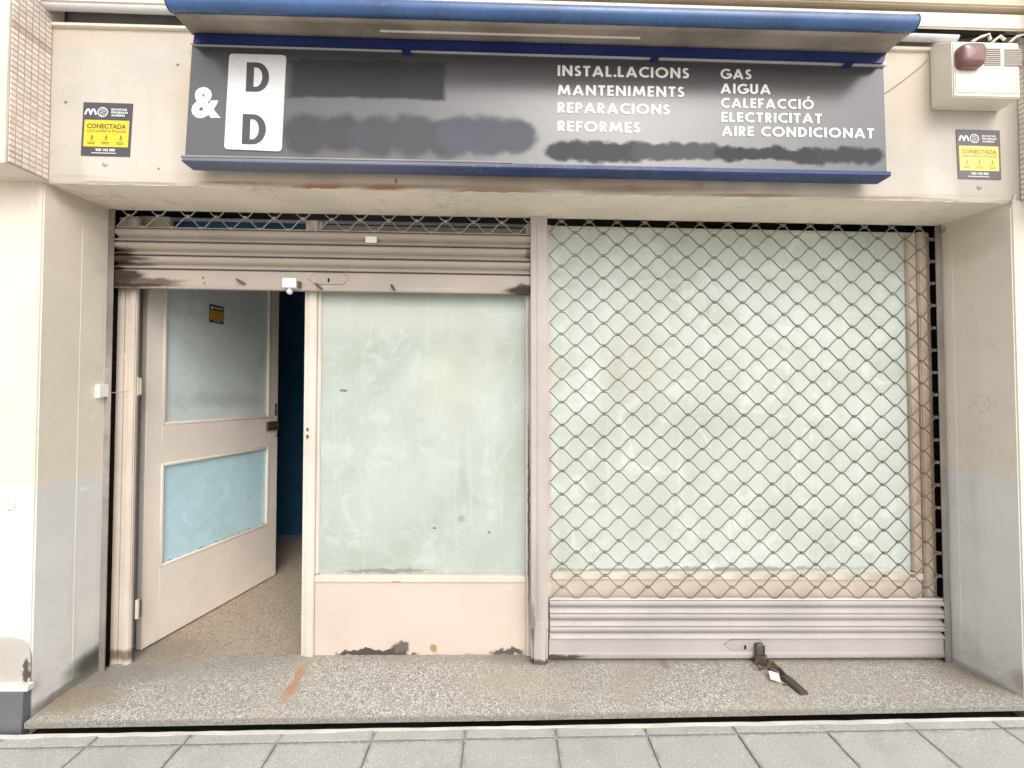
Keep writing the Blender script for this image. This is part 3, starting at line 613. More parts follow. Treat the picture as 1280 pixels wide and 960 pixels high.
# hasp lock hanging from the right shutter over the step
lk = thing('shutter_lock', 'dark steel strap lock with white tag lying on the doorstep below the grille', 'lock', (X(955, 822, -.03), -.03, FLOOR))
def wq(px, py, Y): q = at(px, py, Y); return Vector((q.x, Y, q.z))
a_, b_ = wq(947, 806, -.03), wq(955, 819, -.03)
m = MB(); m.box(a_.x, b_.x, -.03, -.008, b_.z, a_.z); m2 = m; build('staple', m, LOCKM, lk, .003, shear=False)
for s_ in (0, 1):
    m = MB(); x_ = a_.x-.004+s_*(b_.x-a_.x+.004); m.box(x_, x_+.0045, -.034, -.007, b_.z-.004, a_.z-.006); build('staple_cheek', m, LOCKM, lk, .001, shear=False)
def slabw(pA_, pB_, w_, th, z0):       # a flat bar lying between two floor points
    pA_, pB_ = Vector(pA_), Vector(pB_); d = (pB_-pA_).normalized(); n_ = Vector((-d.y, d.x, 0)).normalized()*w_/2; u = d.cross(n_).normalized()*th
    if u.z < 0: u = -u
    m = MB(); m.hexa([pA_-n_, pB_-n_, pB_+n_, pA_+n_, pA_-n_+u, pB_-n_+u, pB_+n_+u, pA_+n_+u]); return m
def fp(px, py, h=0.0):                 # point resting on the doorstep, h above it
    return atz(px, py, -.018+h)
build('hinge_block', slabw(fp(943, 823, .02), fp(957, 830, .012), .065, .036, 0), LOCKM, lk, .004, shear=False, seg=2)
build('strap', slabw(fp(949, 826, .014), fp(976, 842, .008), .040, .014, 0), LOCKM, lk, .003, shear=False)
m = MB(); m.tube([fp(955, 823, .03), fp(966, 828, .032), fp(976, 838, .026), fp(980, 846, .018)], [.004, .006, .006, .004], 8); build('rod', m, RUSTM, lk, shear=False)
build('strap', slabw(fp(964, 838, .004), fp(982, 852, .003), .048, .014, 0), RUSTM, lk, .003, shear=False)
build('handle', slabw(fp(980, 849, .006), fp(1006, 872, .001), .050, .024, 0), LOCKM, lk, .005, shear=False, seg=2)
m = MB(); m.tube([fp(948, 822, .045), fp(944, 829, .036), fp(950, 836, .028), fp(960, 834, .036), fp(962, 826, .045)], .0055, 8); build('shackle', m, RUSTM, lk, shear=False)
m = MB(); m.tube([fp(966, 832, .028), fp(975, 835, .032), fp(984, 846, .028), fp(986, 854, .018), fp(979, 857, .012)], .005, 8); build('chain_loop', m, LOCKM, lk, shear=False)
build('tag', slabw(fp(967, 840, .034), fp(969.5, 851, .030), .044, .0015, 0), WHITEP, lk, .0004, shear=False)
m = MB(); m.tube([fp(975, 839, .02), fp(981, 842, .03), fp(983, 850, .02), fp(980, 853, .008)], .0018, 6); build('tag_tie', m, WHITEP, lk, shear=False)

# ------------------------------------------------------------------ door frame, windows
ZTR = Z(640, 280, YS)    # top of frames, above the lintel soffit
YI = YS+.07
def vbar(root, name, xa, xb, y0, y1, z0, z1, mat, bev=.003):
    m = MB(); m.box(min(xa, xb), max(xa, xb), y0, y1, z0, z1); return build(name, m, mat, root, bev, seg=2)
zF = -.045
jf = thing('door_frame', 'cream painted moulded door jamb left of the open door, chipped and dirty at its foot', 'door frame', SH((X(155, 820, YS), YS, zF)))
j0, j1, j2, j3, j4 = [X(v, 550, YS) for v in (141.2, 150, 158, 167, 170)]
vbar(jf, 'jamb_board', j0, j1, YS+.006, YS+.02, zF, ZTR, JAMB)
vbar(jf, 'jamb_board', j1+.001, j2, YS+.012, YS+.022, zF, ZTR, JAMB)
vbar(jf, 'jamb_board', j2+.001, j3, YS, YS+.022, zF, ZTR, JAMB, .005)

m = MB(); pts = [(148, 385), (149, 410), (152, 430), (157, 450), (159, 465), (157, 480), (150, 490), (143, 493)]
m.tube([tuple(Vector(at(a, b, YS+.012))) for a, b in pts], .0018, 6); o = build('loose_wire', m, CABLEW, jf, shear=False)
# transom across the top
vbar(jf, 'transom', X(215, 285, .2), X(383, 285, .2), .2, .23, 2.36, Z(300, 277, .2), BLUEB)
vbar(jf, 'transom', X(150, 285, .1), X(212, 285, .1), .1, .13, 2.36, Z(180, 270, .1), JAMB)

# left window panel beside the door
wl = thing('shop_window', 'whitewashed window over a peach apron panel between open door and middle post', 'window', SH((X(520, 821, YS), YS, zF)))
e0, e1, e2, e3 = [X(v, 600, YS) for v in (377.2, 383.2, 393.5, 398)]
r0, r1 = X(657.3, 600, YS), X(663.6, 600, YS)
zA = Z(520, 728.5, YS); zA2 = Z(520, 719.5, YS); 
vbar(wl, 'stile', e0, e1, YS+.010, YI, zF, ZTR, FRAME)
vbar(wl, 'stile', e1+.0008, e2, YS, YI, zF, ZTR, FRAME)
vbar(wl, 'glazing_bead', e2+.0008, e3, YS+.012, YI-.01, zA2, ZTR, FRAME, .004)
vbar(wl, 'stile', r0, r1+.01, YS+.004, YI, zF, ZTR, FRAME)
vbar(wl, 'apron_panel', e2+.001, r0-.001, YS+.013, YI, zF, zA-.001, APRON, .002)
vbar(wl, 'sill_rail', e2+.001, r0-.001, YS+.002, YI, zA, zA2-.004, FRAME, .004)
m = MB(); m.box(e3, r0, YS+.026, YS+.032, zA2-.004, Z(520, 318, YS)); build('pane', m, GLASSL, wl)
vbar(wl, 'top_rail', e2+.001, r0-.001, YS+.006, YI, Z(520, 318, YS), Z(520, 300, YS), FRAME)
vbar(wl, 'transom_panel', e2+.001, r0-.001, YS+.03, YI, Z(520, 300, YS)+.001, ZTR-.012, GREYPAINT)
q = at(385, 541, YS-.001); lp = vbar(wl, 'strike_plate', q.x-.012, q.x+.010, YS-.0025, YS+.002, q.z+K*q.x-.03, q.z+K*q.x+.03, FRAME, .001)
for dz in (-.020, .018):
    m = MB(); zc = q.z+K*q.x+dz
    m.box(q.x-.008, q.x+.005, YS-.005, YS-.002, zc-.009, zc+.009); build('bolt_hole', m, BRASS, lp, .001)
# wide window behind the closed grille
wr = thing('shop_window', 'wide whitewashed shop window with oak tinted frame behind the closed diamond grille', 'window', SH((X(915, 821, YS), YS, zF)))
g0, g1, g2, g3 = X(689, 550, YS), X(1141, 550, YS), X(1152, 550, YS), X(1170.5, 550, YS)
zB1, zB2, zB3 = Z(915, 725.5, YS), Z(915, 715.5, YS), Z(915, 287, YS)
vbar(wr, 'stile', X(682, 550, YS), g0, YS, YI, zF, ZTR, FRAME)
vbar(wr, 'glazing_bead', g1, g2-.001, YS+.006, YI, zB2, zB3, OAKISH, .004)
vbar(wr, 'stile', g2, X(1162, 550, YS), YS-.006, YI, zF, ZTR, OAKISH, .005)
vbar(wr, 'stile', X(1162, 550, YS)+.001, g3, YS+.004, YI, zF, ZTR, OAKISH, .004)
vbar(wr, 'apron_panel', g0+.001, g2-.001, YS+.013, YI, zF, zB1-.001, APRON, .002)
vbar(wr, 'sill_rail', g0+.001, g2-.001, YS+.002, YI, zB1, zB2-.004, FRAME, .004)
vbar(wr, 'top_rail', g0+.001, g2-.001, YS+.002, YI, zB3, ZTR-.004, FRAME, .003)
m = MB(); m.box(g0, g1, YS+.026, YS+.032, zB2-.004, zB3); build('pane', m, GLASSR, wr)


# ------------------------------------------------------------------ open door leaf
P0 = atz(177.8, 812, FLOOR+.004); P1 = atz(344.5, 718, FLOOR+.004)
P0.z = P1.z = 0
U = (P1-P0); WL = U.length; U.normalize(); NRM = Vector((U.y, -U.x, 0))   # towards the camera side
def leaf(px, py):              # pixel -> (u, height) on the leaf's outer face
    r = ray(px, py); t = (P0-CAM).dot(NRM)/r.dot(NRM); p = CAM+r*t; return ((p-P0).dot(U), p.z+K*p.x)
def lbox(u0, u1, n0, n1, z0, z1):
    m = MB(); c = lambda u, n, z: P0+U*u+NRM*n+Vector((0, 0, z))
    m.hexa([c(u0, n1, z0), c(u1, n1, z0), c(u1, n1, z1), c(u0, n1, z1), c(u0, n0, z0), c(u1, n0, z0), c(u1, n0, z1), c(u0, n0, z1)]); return m
dr = thing('door', 'cream painted shop door standing open inward with two whitewashed panes', 'door', SH((P0.x, P0.y, 0)))
ub = [leaf(204, 531), leaf(338.5, 523), leaf(200, 579), leaf(335, 559), leaf(198, 708), leaf(333, 659)]
uL = (ub[0][0]+ub[2][0])/2; uR = (ub[1][0]+ub[3][0])/2
zU = (ub[0][1]+ub[1][1])/2; zM = (ub[2][1]+ub[3][1])/2; zD = (ub[4][1]+ub[5][1])/2
z0 = P0.x*K + FLOOR+.006; z1 = 2.33; T = -.038
dst2 = [(SH(P0+U*.42+Vector((0, 0, zD+.008))), (.7, .8, .012), (.10, .10, .09), .9, .6, .04, 30)]
GLASSD = whitewash('door_glass_lower', (.52, .74, .80), (.57, .78, .84), (.64, .82, .87), dst2)
print('door', WL, uL, uR, zU, zM, zD)
build('stile', lbox(0, uL, T, 0, z0, z1), DOORP, dr, .0015)
build('stile', lbox(uR, WL, T, 0, z0, z1), DOORP, dr, .0015)
build('bottom_panel', lbox(uL+.0005, uR-.0005, T, 0, z0, zD), DOORP, dr, .0015)
build('lock_rail', lbox(uL+.0005, uR-.0005, T, 0, zM, zU), DOORP, dr, .0015)
build('top_rail', lbox(uL+.0005, uR-.0005, T, 0, z1-.06, z1), DOORP, dr, .0015)
build('hinge_edge', lbox(-.006, -.0005, T-.002, .002, z0-.003, z1), DOOREDGE, dr, .0015)
for nm, za, zb2, gm in (('pane', zU, z1-.06, GLASSU), ('pane', zD, zM, GLASSD)):
    build(nm, lbox(uL, uR, -.022, -.016, za, zb2), gm, dr)
    bw = .018; bd = [(uL, uL+bw, za, zb2), (uR-bw, uR, za, zb2), (uL+bw, uR-bw, za, za+bw), (uL+bw, uR-bw, zb2-bw, zb2)]
    for a_, b_, c_, d_ in bd: build('glazing_bead', lbox(a_, b_, -.0165, .004, c_, d_), DOOREDGE if a_ == uL and False else DOORP, dr, .004)
ul, zl = leaf(334, 532); ul2, zl2 = leaf(346, 532)
lb = build('lock_case', lbox(uR-.035, WL-.005, 0, .020, zl-.040, zl+.030), BRASS, dr, .004)
for k in range(3):
    c_ = P0+U*(uR-.01+k*.035)+NRM*.02; m = MB(); m.lathe((c_.x, c_.y, zl-.005), NRM, [(0, .010), (.006, .010), (.008, .004)], 10); build('cylinder', m, RUSTM, lb)
c_ = P0+U*(WL-.035)+NRM*.024
m = MB(); m.tube([(c_.x, c_.y, zl-.04), (c_.x+.003, c_.y, zl-.065), (c_.x, c_.y, zl-.09)], [.002, .002, .009], 8); build('key', m, BRASS, lb)
uv = leaf(344, 512); build('latch_plate', lbox(WL-.030, WL-.012, 0, .004, uv[1]-.05, uv[1]+.05), RUSTM, dr, .001)
# hinges at the jamb
for py in (483, 760):
    q = at(173.5, py, YS+.03); zc = q.z+K*q.x; m = MB(); m.lathe((q.x+.001, q.y-.01, zc-.05), (0, 0, 1), [(0, .009), (.045, .009), (.046, .007), (.049, .007), (.05, .009), (.1, .009)], 10)
    h = build('hinge', m, JAMB, dr); m = MB(); m.box(q.x-.004, q.x+.014, q.y-.004, q.y+.002, zc-.045, zc+.045); build('hinge_leaf', m, RUSTM if py > 700 else JAMB, h)

# ------------------------------------------------------------------ stickers (alarm signs)
def flat(name, rgb, rough=.5):
    s = NT(name); return s.done(s.mix(s.mt('MULTIPLY', s.ramp(s.noise(30, 4), .4, .8), .2), rgb, tuple(x*.8+.05 for x in rgb)), rough, .4)
PDARK = flat('print_dark', (.075, .07, .08)); PYEL = flat('print_yellow', (.74, .58, .04)); PWHITE = flat('print_white', (.84, .84, .82)); PBROWN = flat('print_brown', (.14, .10, .03)); PORANGE = flat('print_orange', (.62, .34, .02))
def text_polys(txt, size=1.0, bold=0.0, name='t'):
    cu = bpy.data.curves.new(name, 'FONT'); cu.body = txt; cu.size = size; cu.offset = bold; cu.resolution_u = 3
    ob = bpy.data.objects.new(name, cu); col.objects.link(ob)
    bpy.context.view_layer.update()
    dg = bpy.context.evaluated_depsgraph_get(); me = bpy.data.meshes.new_from_object(ob.evaluated_get(dg))
    vs = [v.co.copy() for v in me.vertices]; fs = [tuple(p.vertices) for p in me.polygons]
    bpy.data.objects.remove(ob); bpy.data.curves.remove(cu); bpy.data.meshes.remove(me)
    return vs, fs
PYELF = flat('print_faded_yellow', (.80, .67, .20)); PDARKF = flat('print_faded_dark', (.15, .135, .15)); PBROWNF = flat('print_faded_brown', (.36, .29, .10))
def sticker(label, frame, small=False, group=None, PDARK=PDARK, PYEL=PYEL, PBROWN=PBROWN):
    """frame(u, v, n) -> world point; u,v in 0..1 from the lower left, n metres off the wall"""
    o = frame(.5, 0, 0); root = thing('alarm_sticker', label, 'sticker', o, group)
    def quad(u0, v0, u1, v1, n, mat, name, th=.0006):
        m = MB(); c = [(u0, v0), (u1, v0), (u1, v1), (u0, v1)]
        m.hexa([frame(u, v, n) for u, v in c]+[frame(u, v, n-th) for u, v in c]); return build(name, m, mat, root, shear=False)
    quad(0, 0, 1, 1, .0022, PDARK, 'plate', .0022)
    quad(.045, .17, .955, .67, .0028, PORANGE if small else PYEL, 'yellow_field')
    def txt(s_, u0, v0, u1, v1, mat, bold=.0, nm='lettering'):
        vs, fs = text_polys(s_, 1, bold); mx = max(v.x for v in vs); mn = min(v.x for v in vs); my = max(v.y for v in vs); ny = min(v.y for v in vs)
        m = MB(); m.add([frame(u0+(v.x-mn)/(mx-mn)*(u1-u0), v0+(v.y-ny)/(my-ny)*(v1-v0), .0033) for v in vs], fs); build(nm, m, mat, root, shear=False, smooth=False)
    txt('CONECTADA', .10, .51, .90, .60, PBROWN, .03)
    txt('CON AVISO A POLICÍA', .10, .44, .90, .50, PBROWN, .01)
    txt('900 102 000', .30, .085, .70, .135, PWHITE, .03)
    if not small:
        m = MB(); pts = []                       # wave shaped letter mark
        for i in range(37):
            t_ = i/36; pts.append(Vector((.055+.215*t_, .765+.10*abs(math.sin(t_*math.pi*2))**.8 + (.0 if .03 < t_ < .97 else 0))))
        L = []
        for i, p_ in enumerate(pts):
            d_ = (pts[min(i+1, 36)]-pts[max(i-1, 0)]); d_ = Vector((d_.x, d_.y)).normalized() if d_.length else Vector((1, 0)); L += [frame(p_.x-d_.y*.019, p_.y+d_.x*.017, .0033), frame(p_.x+d_.y*.019, p_.y-d_.x*.017, .0033)]
        m.add(L, [(2*i, 2*i+1, 2*i+3, 2*i+2) for i in range(36)]); build('wave_mark', m, PWHITE, root, shear=False, smooth=False)
        m = MB(); N_ = 28; L = []
        for i in range(N_):
            a_ = 2*math.pi*i/N_; L += [frame(.405+.105*math.cos(a_), .82+.092*math.sin(a_), .0033), frame(.405+.085*math.cos(a_), .82+.074*math.sin(a_), .0033)]
        m.add(L, [(2*i, 2*i+1, (2*i+3) % (2*N_), (2*i+2) % (2*N_)) for i in range(N_)])
        for k in range(3):
            o_ = (k-1)*.045; m.add([frame(.405+dx, .82+o_+dy, .0033) for dx, dy in ((-.06, -.035), (.055, .02), (.06, .035), (-.055, -.018))], [(0, 1, 2, 3)])
        build('globe_mark', m, PWHITE, root, shear=False, smooth=False)
        txt('MOVISTAR', .58, .855, .90, .895, PWHITE, .03); txt('PROSEGUR', .58, .80, .92, .84, PWHITE, .03); txt('ALARMAS', .58, .745, .86, .785, PWHITE, .03)
        for u in (.17, .46, .76):                # three small pictograms and their captions
            quad(u+.02, .33, u+.075, .35, .0032, PBROWN, 'pictogram', .0003); quad(u+.03, .355, u+.055, .385, .0032, PBROWN, 'pictogram', .0003); quad(u+.015, .295, u+.06, .315, .0032, PBROWN, 'pictogram', .0003)
            quad(u-.05, .245, u+.11, .258, .0032, PBROWN, 'caption', .0003); quad(u-.04, .218, u+.10, .230, .0032, PBROWN, 'caption', .0003)
        quad(.22, .045, .72, .058, .0032, PWHITE, 'caption', .0003)
    else:
        txt('ALARMAS', .35, .78, .9, .88, PWHITE, .03); quad(.1, .76, .28, .86, .0032, PWHITE, 'wave_mark', .0003)
        for v in (.22, .30, .37): quad(.14, v, .86, v+.03, .0032, PBROWN, 'caption', .0003)
    return root
def wallframe(c):        # c: pixel corners BL BR TR TL on the lintel plane
    P = [at(a, b, YF-.0005) for a, b in c]
    def f(u, v, n): p = P[0]*(1-u)*(1-v)+P[1]*u*(1-v)+P[2]*u*v+P[3]*(1-u)*v; return p+Vector((0, -n, 0))
    return f
sticker('black and yellow alarm sticker on the lintel left of the dark sign board', wallframe([(101.5, 194.5), (162.5, 196), (166.5, 130), (105, 128)]), group='black and yellow alarm stickers')
sticker('faded black and yellow alarm sticker on the lintel under the cream alarm box', wallframe([(1197.5, 223.5), (1251, 225), (1249, 163.5), (1194.5, 162)]), False, 'black and yellow alarm stickers', PDARKF, PYELF, PBROWNF)
LC = [leaf(263.5, 402), leaf(281.5, 406), leaf(282, 383), leaf(264, 380)]
def lframe(u, v, n):
    u0 = (LC[0][0]+LC[3][0])/2; u1 = (LC[1][0]+LC[2][0])/2; za = (LC[0][1]+LC[1][1])/2; zb3 = (LC[2][1]+LC[3][1])/2
    return SH(P0+U*(u0+(u1-u0)*u)+NRM*(-.0155+n)+Vector((0, 0, za+(zb3-za)*v)))
sticker('small orange and black alarm sticker on the upper pane of the open door', lframe, True, 'black and yellow alarm stickers')
for px, py, wh in ((131.5, 205, 'left'), (1224, 234, 'right')):
    q = at(px, py, YF); m = MB(); m.lathe((q.x, YF+.001, q.z), (0, -1, 0), [(0, .013), (.003, .013), (.006, .009), (.009, .003)], 12)
    tag(build('wall_anchor', m, POSTM, None, shear=False), 'small round metal wall anchor just under the %s alarm sticker on the lintel' % wh, 'wall anchor')

# ------------------------------------------------------------------ sign board
SGT, SGB = at(672, 70, -.385), at(668, 208, -.405)
SN = Vector((0, SGT.z-SGB.z, -(SGT.y-SGB.y))).normalized()  # in-plane tilt
SN = Vector((0, -(SGT.z-SGB.z), (SGT.y-SGB.y))).normalized()
if SN.y > 0: SN = -SN
def sg(px, py, n=0.0):
    r = ray(px, py); t_ = (SGT-CAM).dot(SN)/r.dot(SN); return CAM+r*t_+SN*n
sign = thing('sign_board', 'long dark grey shop sign board with white trade lettering and two letters D', 'sign', sg(668, 212))
def signmat():
    s = NT('sign_grey')
    c = s.mix(s.ramp(s.noise(1.2, 4), .3, .7), (.070, .067, .068), (.095, .091, .094))
    c = s.mix(s.mt('MULTIPLY', s.ramp(s.noise(40, 5, .7), .58, .75), .2), c, (.25, .24, .24))
    fac = None
    for (x0, y0, x1, y1, clr, k) in [(362, 74, 500, 123, (.045, .044, .045), .9), (478, 76, 556, 125, (.050, .048, .049), .9)]:
        a_, b_ = sg(x0, y0), sg(x1, y1)
        m_ = s.rect(((a_.x+b_.x)/2, a_.y, (a_.z+b_.z)/2), (abs(b_.x-a_.x)/2, .2, abs(a_.z-b_.z)/2), .22, .045, 9)
        c = s.mix(s.mt('MULTIPLY', m_, k), c, clr); fac = m_ if fac is None else s.mt('MAXIMUM', fac, m_)
    for (x0, y0, x1, y1, w_, n_, clr, k) in [(385, 167, 470, 171, 27, 3, (.070, .070, .076), .8), (470, 170, 560, 172, 26, 3, (.085, .087, .098), .8), (575, 170, 642, 171, 24, 3, (.10, .105, .13), .75),
                                (702, 188, 790, 190, 14, 5, (.055, .055, .058), .85), (805, 189, 885, 190, 12, 5, (.085, .088, .095), .8), (908, 192, 1005, 193, 9, 7, (.038, .040, .046), .9), (1005, 196, 1090, 194, 11, 6, (.042, .043, .05), .85)]:
        tot = None
        for i in range(n_):
            t_ = i/(n_-1); p_ = sg(x0+(x1-x0)*t_, y0+(y1-y0)*t_+random.uniform(-2, 2)*(w_/20)); rr_ = w_*1.72/485*random.uniform(.9, 1.12)
            m_ = s.blob(p_, (max(rr_*1.2, abs(x1-x0)/n_*1.72/485*1.15), .3, rr_), .55, .06, 13); tot = m_ if tot is None else s.mt('MAXIMUM', tot, m_)
        c = s.mix(s.mt('MULTIPLY', tot, k), c, clr); fac = s.mt('MAXIMUM', fac, tot)
    ro = s.ramp(fac, 0, 1, .30, .62)
    return s.done(c, ro, s.mt('SUBTRACT', .9, s.mt('MULTIPLY', fac, .72)), s.noise(30, 4), .06, .001)
SIGNM = signmat()
def sq(px): return [sg(*p) for p in px]
m = MB(); c4 = [(230.5, 199), (1109, 216), (1104.5, 83), (239.5, 57)]
m.hexa([sg(*p) for p in c4]+[sg(*p, -.06) for p in c4]); build('panel', m, SIGNM, sign, .002, shear=False)
m = MB(); c4 = [(225, 203), (1112.5, 222.5), (1111, 216), (228, 190)]
def q4(c, n0, n1): return [sg(*p, n1) for p in c]+[sg(*p, n0) for p in c]
m.hexa(q4([(228, 203), (1112, 221.5), (1111.5, 215.5), (230, 197)], -.06, .010)); br = build('bottom_rail', m, BLUE_D, sign, .003, shear=False, seg=2)
SCR = painted('scratched_blue', (.022, .048, .15), .1, .35, [(sg(400, 200, .02), (.8, .2, .03), (.40, .40, .42), .45, 1.4, .03, 90)], .3, .1, (.5, .5, .52)); br.data.materials[0] = SCR
m = MB(); m.hexa(q4([(228, 198.0), (640, 206.0), (640, 203.6), (229.5, 195.8)], -.0, .013)); build('rail_lip', m, GREYPAINT, sign, .001, shear=False)
m = MB(); m.hexa(q4([(240, 57.5), (1106, 84), (1105.5, 80.5), (240, 54)], -.06, .012)); build('top_rail', m, TUBEPAINT, sign, .0015, shear=False)
# white plate with rounded corners
def rrect(c, rad, n=5):
    (x0, y0), (x1, y1), (x2, y2), (x3, y3) = c; out = []
    C4 = [Vector((a, b)) for a, b in c]
    for i in range(4):
        p = C4[i]; a = (C4[i-1]-p).normalized()*rad; b = (C4[(i+1) % 4]-p).normalized()*rad
        for k in range(n+1):
            t_ = k/n; q = p+a*(1-t_)**2+b*t_**2; out.append((q.x, q.y))
    return out
pw = rrect([(281, 187), (352.5, 190), (358.5, 70), (287.5, 68)], 5)
m = MB(); m.extr([sg(*p, .0005) for p in pw], SN*.004); PLW = painted('plate_white', (.76, .75, .74), .04, .35, [], .1, .05); plate = build('white_plate', m, PLW, sign, shear=False)
# geometric capital letters
TH = .20
def arc(cx, cy, r, a0, a1, ry=None, n=14):
    ry = ry or r; return [(cx+r*math.cos(R(a0+(a1-a0)*i/n)), cy+ry*math.sin(R(a0+(a1-a0)*i/n))) for i in range(n+1)]
h = TH/2
GL = {
 'I': (.20, [[(h, 0), (h, 1)]]), 'T': (.56, [[(0, 1-h), (.56, 1-h)], [(.28, 1-h), (.28, 0)]]), 'L': (.46, [[(h, 1), (h, 0)], [(h, h), (.46, h)]]),
 'E': (.50, [[(h, 0), (h, 1)], [(h, h), (.5, h)], [(h, .5), (.47, .5)], [(h, 1-h), (.5, 1-h)]]), 'F': (.48, [[(h, 0), (h, 1)], [(h, .48), (.45, .48)], [(h, 1-h), (.48, 1-h)]]),
 'N': (.78, [[(h, 0), (h, 1)], [(.78-h, 0), (.78-h, 1)], [(h*.9, .95), (.78-h*.9, .05)]]), 'M': (1.0, [[(h*.9, 0), (.22, .98)], [(1-h*.9, 0), (.78, .98)], [(.21, .95), (.5, .12)], [(.79, .95), (.5, .12)]]),
 'A': (.86, [[(h*.85, 0), (.43, .97)], [(.86-h*.85, 0), (.43, .97)], [(.22, .28), (.64, .28)]]), 'O': (.98, [arc(.49, .5, .40, 0, 360, .41, 28)]), 'C': (.74, [arc(.49, .5, .40, 52, 308, .41, 22)]),
 'G': (.86, [arc(.49, .5, .40, 48, 352, .41, 24), [(.50, .46), (.89, .46)]]), 'U': (.66, [[(h, 1), (h, .34)]+arc(.33, .33, .23, 180, 360, .24)+[(.56, .34), (.56, 1)]]),
 'P': (.52, [[(h, 0), (h, 1)], [(h, 1-h), (.25, 1-h)]+arc(.25, .69, .18, 90, -90, .21)+[(h, .48)]]), 'R': (.56, [[(h, 0), (h, 1)], [(h, 1-h), (.25, 1-h)]+arc(.25, .69, .18, 90, -90, .21)+[(h, .48)], [(.22, .45), (.48, .03)]]),
 'D': (.72, [[(h, 0), (h, 1)], [(h, 1-h), (.24, 1-h)]+arc(.24, .5, .38, 90, -90, .40, 20)+[(h, h)]]), 'S': (.50, [arc(.26, .71, .15, 30, 250, .19)+arc(.23, .29, .18, 70, -150, .19)]), '.': (.22, [[(h, 0), (h, .21)]]), ' ': (.30, []),
}
def word(txt, px0, px1, yb0, yb1, hp, dzn=.0012):
    segs = []; x = 0
    for ch in txt:
        acc = ch == 'Ó'; w_, st_ = GL['O' if acc else ch]
        for p in st_: segs.append([(a+x, b) for a, b in p])
        if acc: segs.append([(x+.42, 1.10), (x+.60, 1.28)])
        x += w_+(.16 if ch not in '.' else .10)
    W = x-.16; m = MB(); j = 0
    for p in segs:
        P_ = [Vector(a) for a in p]; L = []; j += 1; closed = (P_[0]-P_[-1]).length < .01
        for i, a in enumerate(P_):
            t0 = P_[max(i-1, 0)] if not (closed and i == 0) else P_[-2]; t1 = P_[min(i+1, len(P_)-1)] if not (closed and i == len(P_)-1) else P_[1]
            d = (t1-t0).normalized(); nn = Vector((-d.y, d.x))*h
            for q in (a+nn, a-nn):
                u = q.x/W; xp = px0+(px1-px0)*u; yb = yb0+(yb1-yb0)*u
                L.append(sg(xp, yb-q.y*hp, dzn+.00012*(j % 5)))
        m.add(L, [(2*i, 2*i+1, 2*i+3, 2*i+2) for i in range(len(P_)-1)])
    return build('lettering', m, PWHITE, sign, shear=False, smooth=False)
for a_ in [('INSTAL.LACIONS', 697, 861, 95.0, 98.4, 13.2), ('MANTENIMENTS', 697, 855, 119, 121.8, 13.0), ('REPARACIONS', 697, 837, 141.0, 143.8, 13.0), ('REFORMES', 697, 800, 164.2, 166.2, 13.0),
           ('GAS', 900.5, 939, 98.8, 99.6, 12.6), ('AIGUA', 900.5, 963, 117, 118.2, 12.4), ('CALEFACCIÓ', 901, 1017, 134.8, 136.8, 12.2), ('ELECTRICITAT', 901.5, 1027, 152.4, 154.6, 12.2), ('AIRE CONDICIONAT', 902, 1092, 169.8, 173, 12.2)]:
    word(*a_)
def bigD(px0, yb, px1, yt, sh):
    m = MB(); n_ = 16; w_ = px1-px0; hh = yb-yt; st_ = .33*w_; th = .30*w_; bar = .17*hh
    outer = [(0, 0), (.45*w_, 0)]+[(.45*w_+.55*w_*math.sin(t_), .5*hh-.5*hh*math.cos(t_)) for t_ in [math.pi*i/n_ for i in range(n_+1)]]+[(0, hh)]
    inner = [(st_, bar), (.42*w_, bar)]+[(.42*w_+(.55*w_-th+.03*w_)*math.sin(t_), .5*hh-(.5*hh-bar)*math.cos(t_)) for t_ in [math.pi*i/n_ for i in range(n_+1)]]+[(st_, hh-bar)]
    P_ = [sg(px0+a+sh*(b/hh), yb-b+a*.03, .0052) for a, b in outer]; Q_ = [sg(px0+a+sh*(b/hh), yb-b+a*.03, .0052) for a, b in inner]
    k = len(P_); m.add(P_+Q_, [(i, (i+1) % k, k+(i+1) % k, k+i) for i in range(k)]); build('letter', m, PDARK, plate, shear=False, smooth=False)
bigD(308, 115.5, 336.5, 79, 1.5); bigD(303, 181, 332.5, 143.5, 1.5)
vs, fs = text_polys('&', 1, .045); mn = (min(v.x for v in vs), min(v.y for v in vs)); mx = (max(v.x for v in vs), max(v.y for v in vs))
m = MB(); m.add([sg(239.5+(v.x-mn[0])/(mx[0]-mn[0])*36.5, 148-(v.y-mn[1])/(mx[1]-mn[1])*39, .0012) for v in vs], fs); build('ampersand', m, PWHITE, sign, shear=False, smooth=False)

# ------------------------------------------------------------------ folded awning above the sign
YA, YW = -.56, -.405
aw = thing('awning', 'closed blue fabric awning with tubular front rail and grey underside above the sign board', 'awning', at(672, 62, YW))
def ap(px, py, Y): p = at(px, py, Y); return Vector((p.x, p.y, p.z))
A0, A1 = ap(213, 4.0, YA), ap(1141.5, 30.0, YA)
rt = (ap(640, 0, YA)-ap(640, 19.5, YA)).length/2
m = MB(); N_ = 40; prof = []
for i in range(14):
    t_ = -110+i*(290/13); prof.append((math.cos(R(t_)), math.sin(R(t_))))
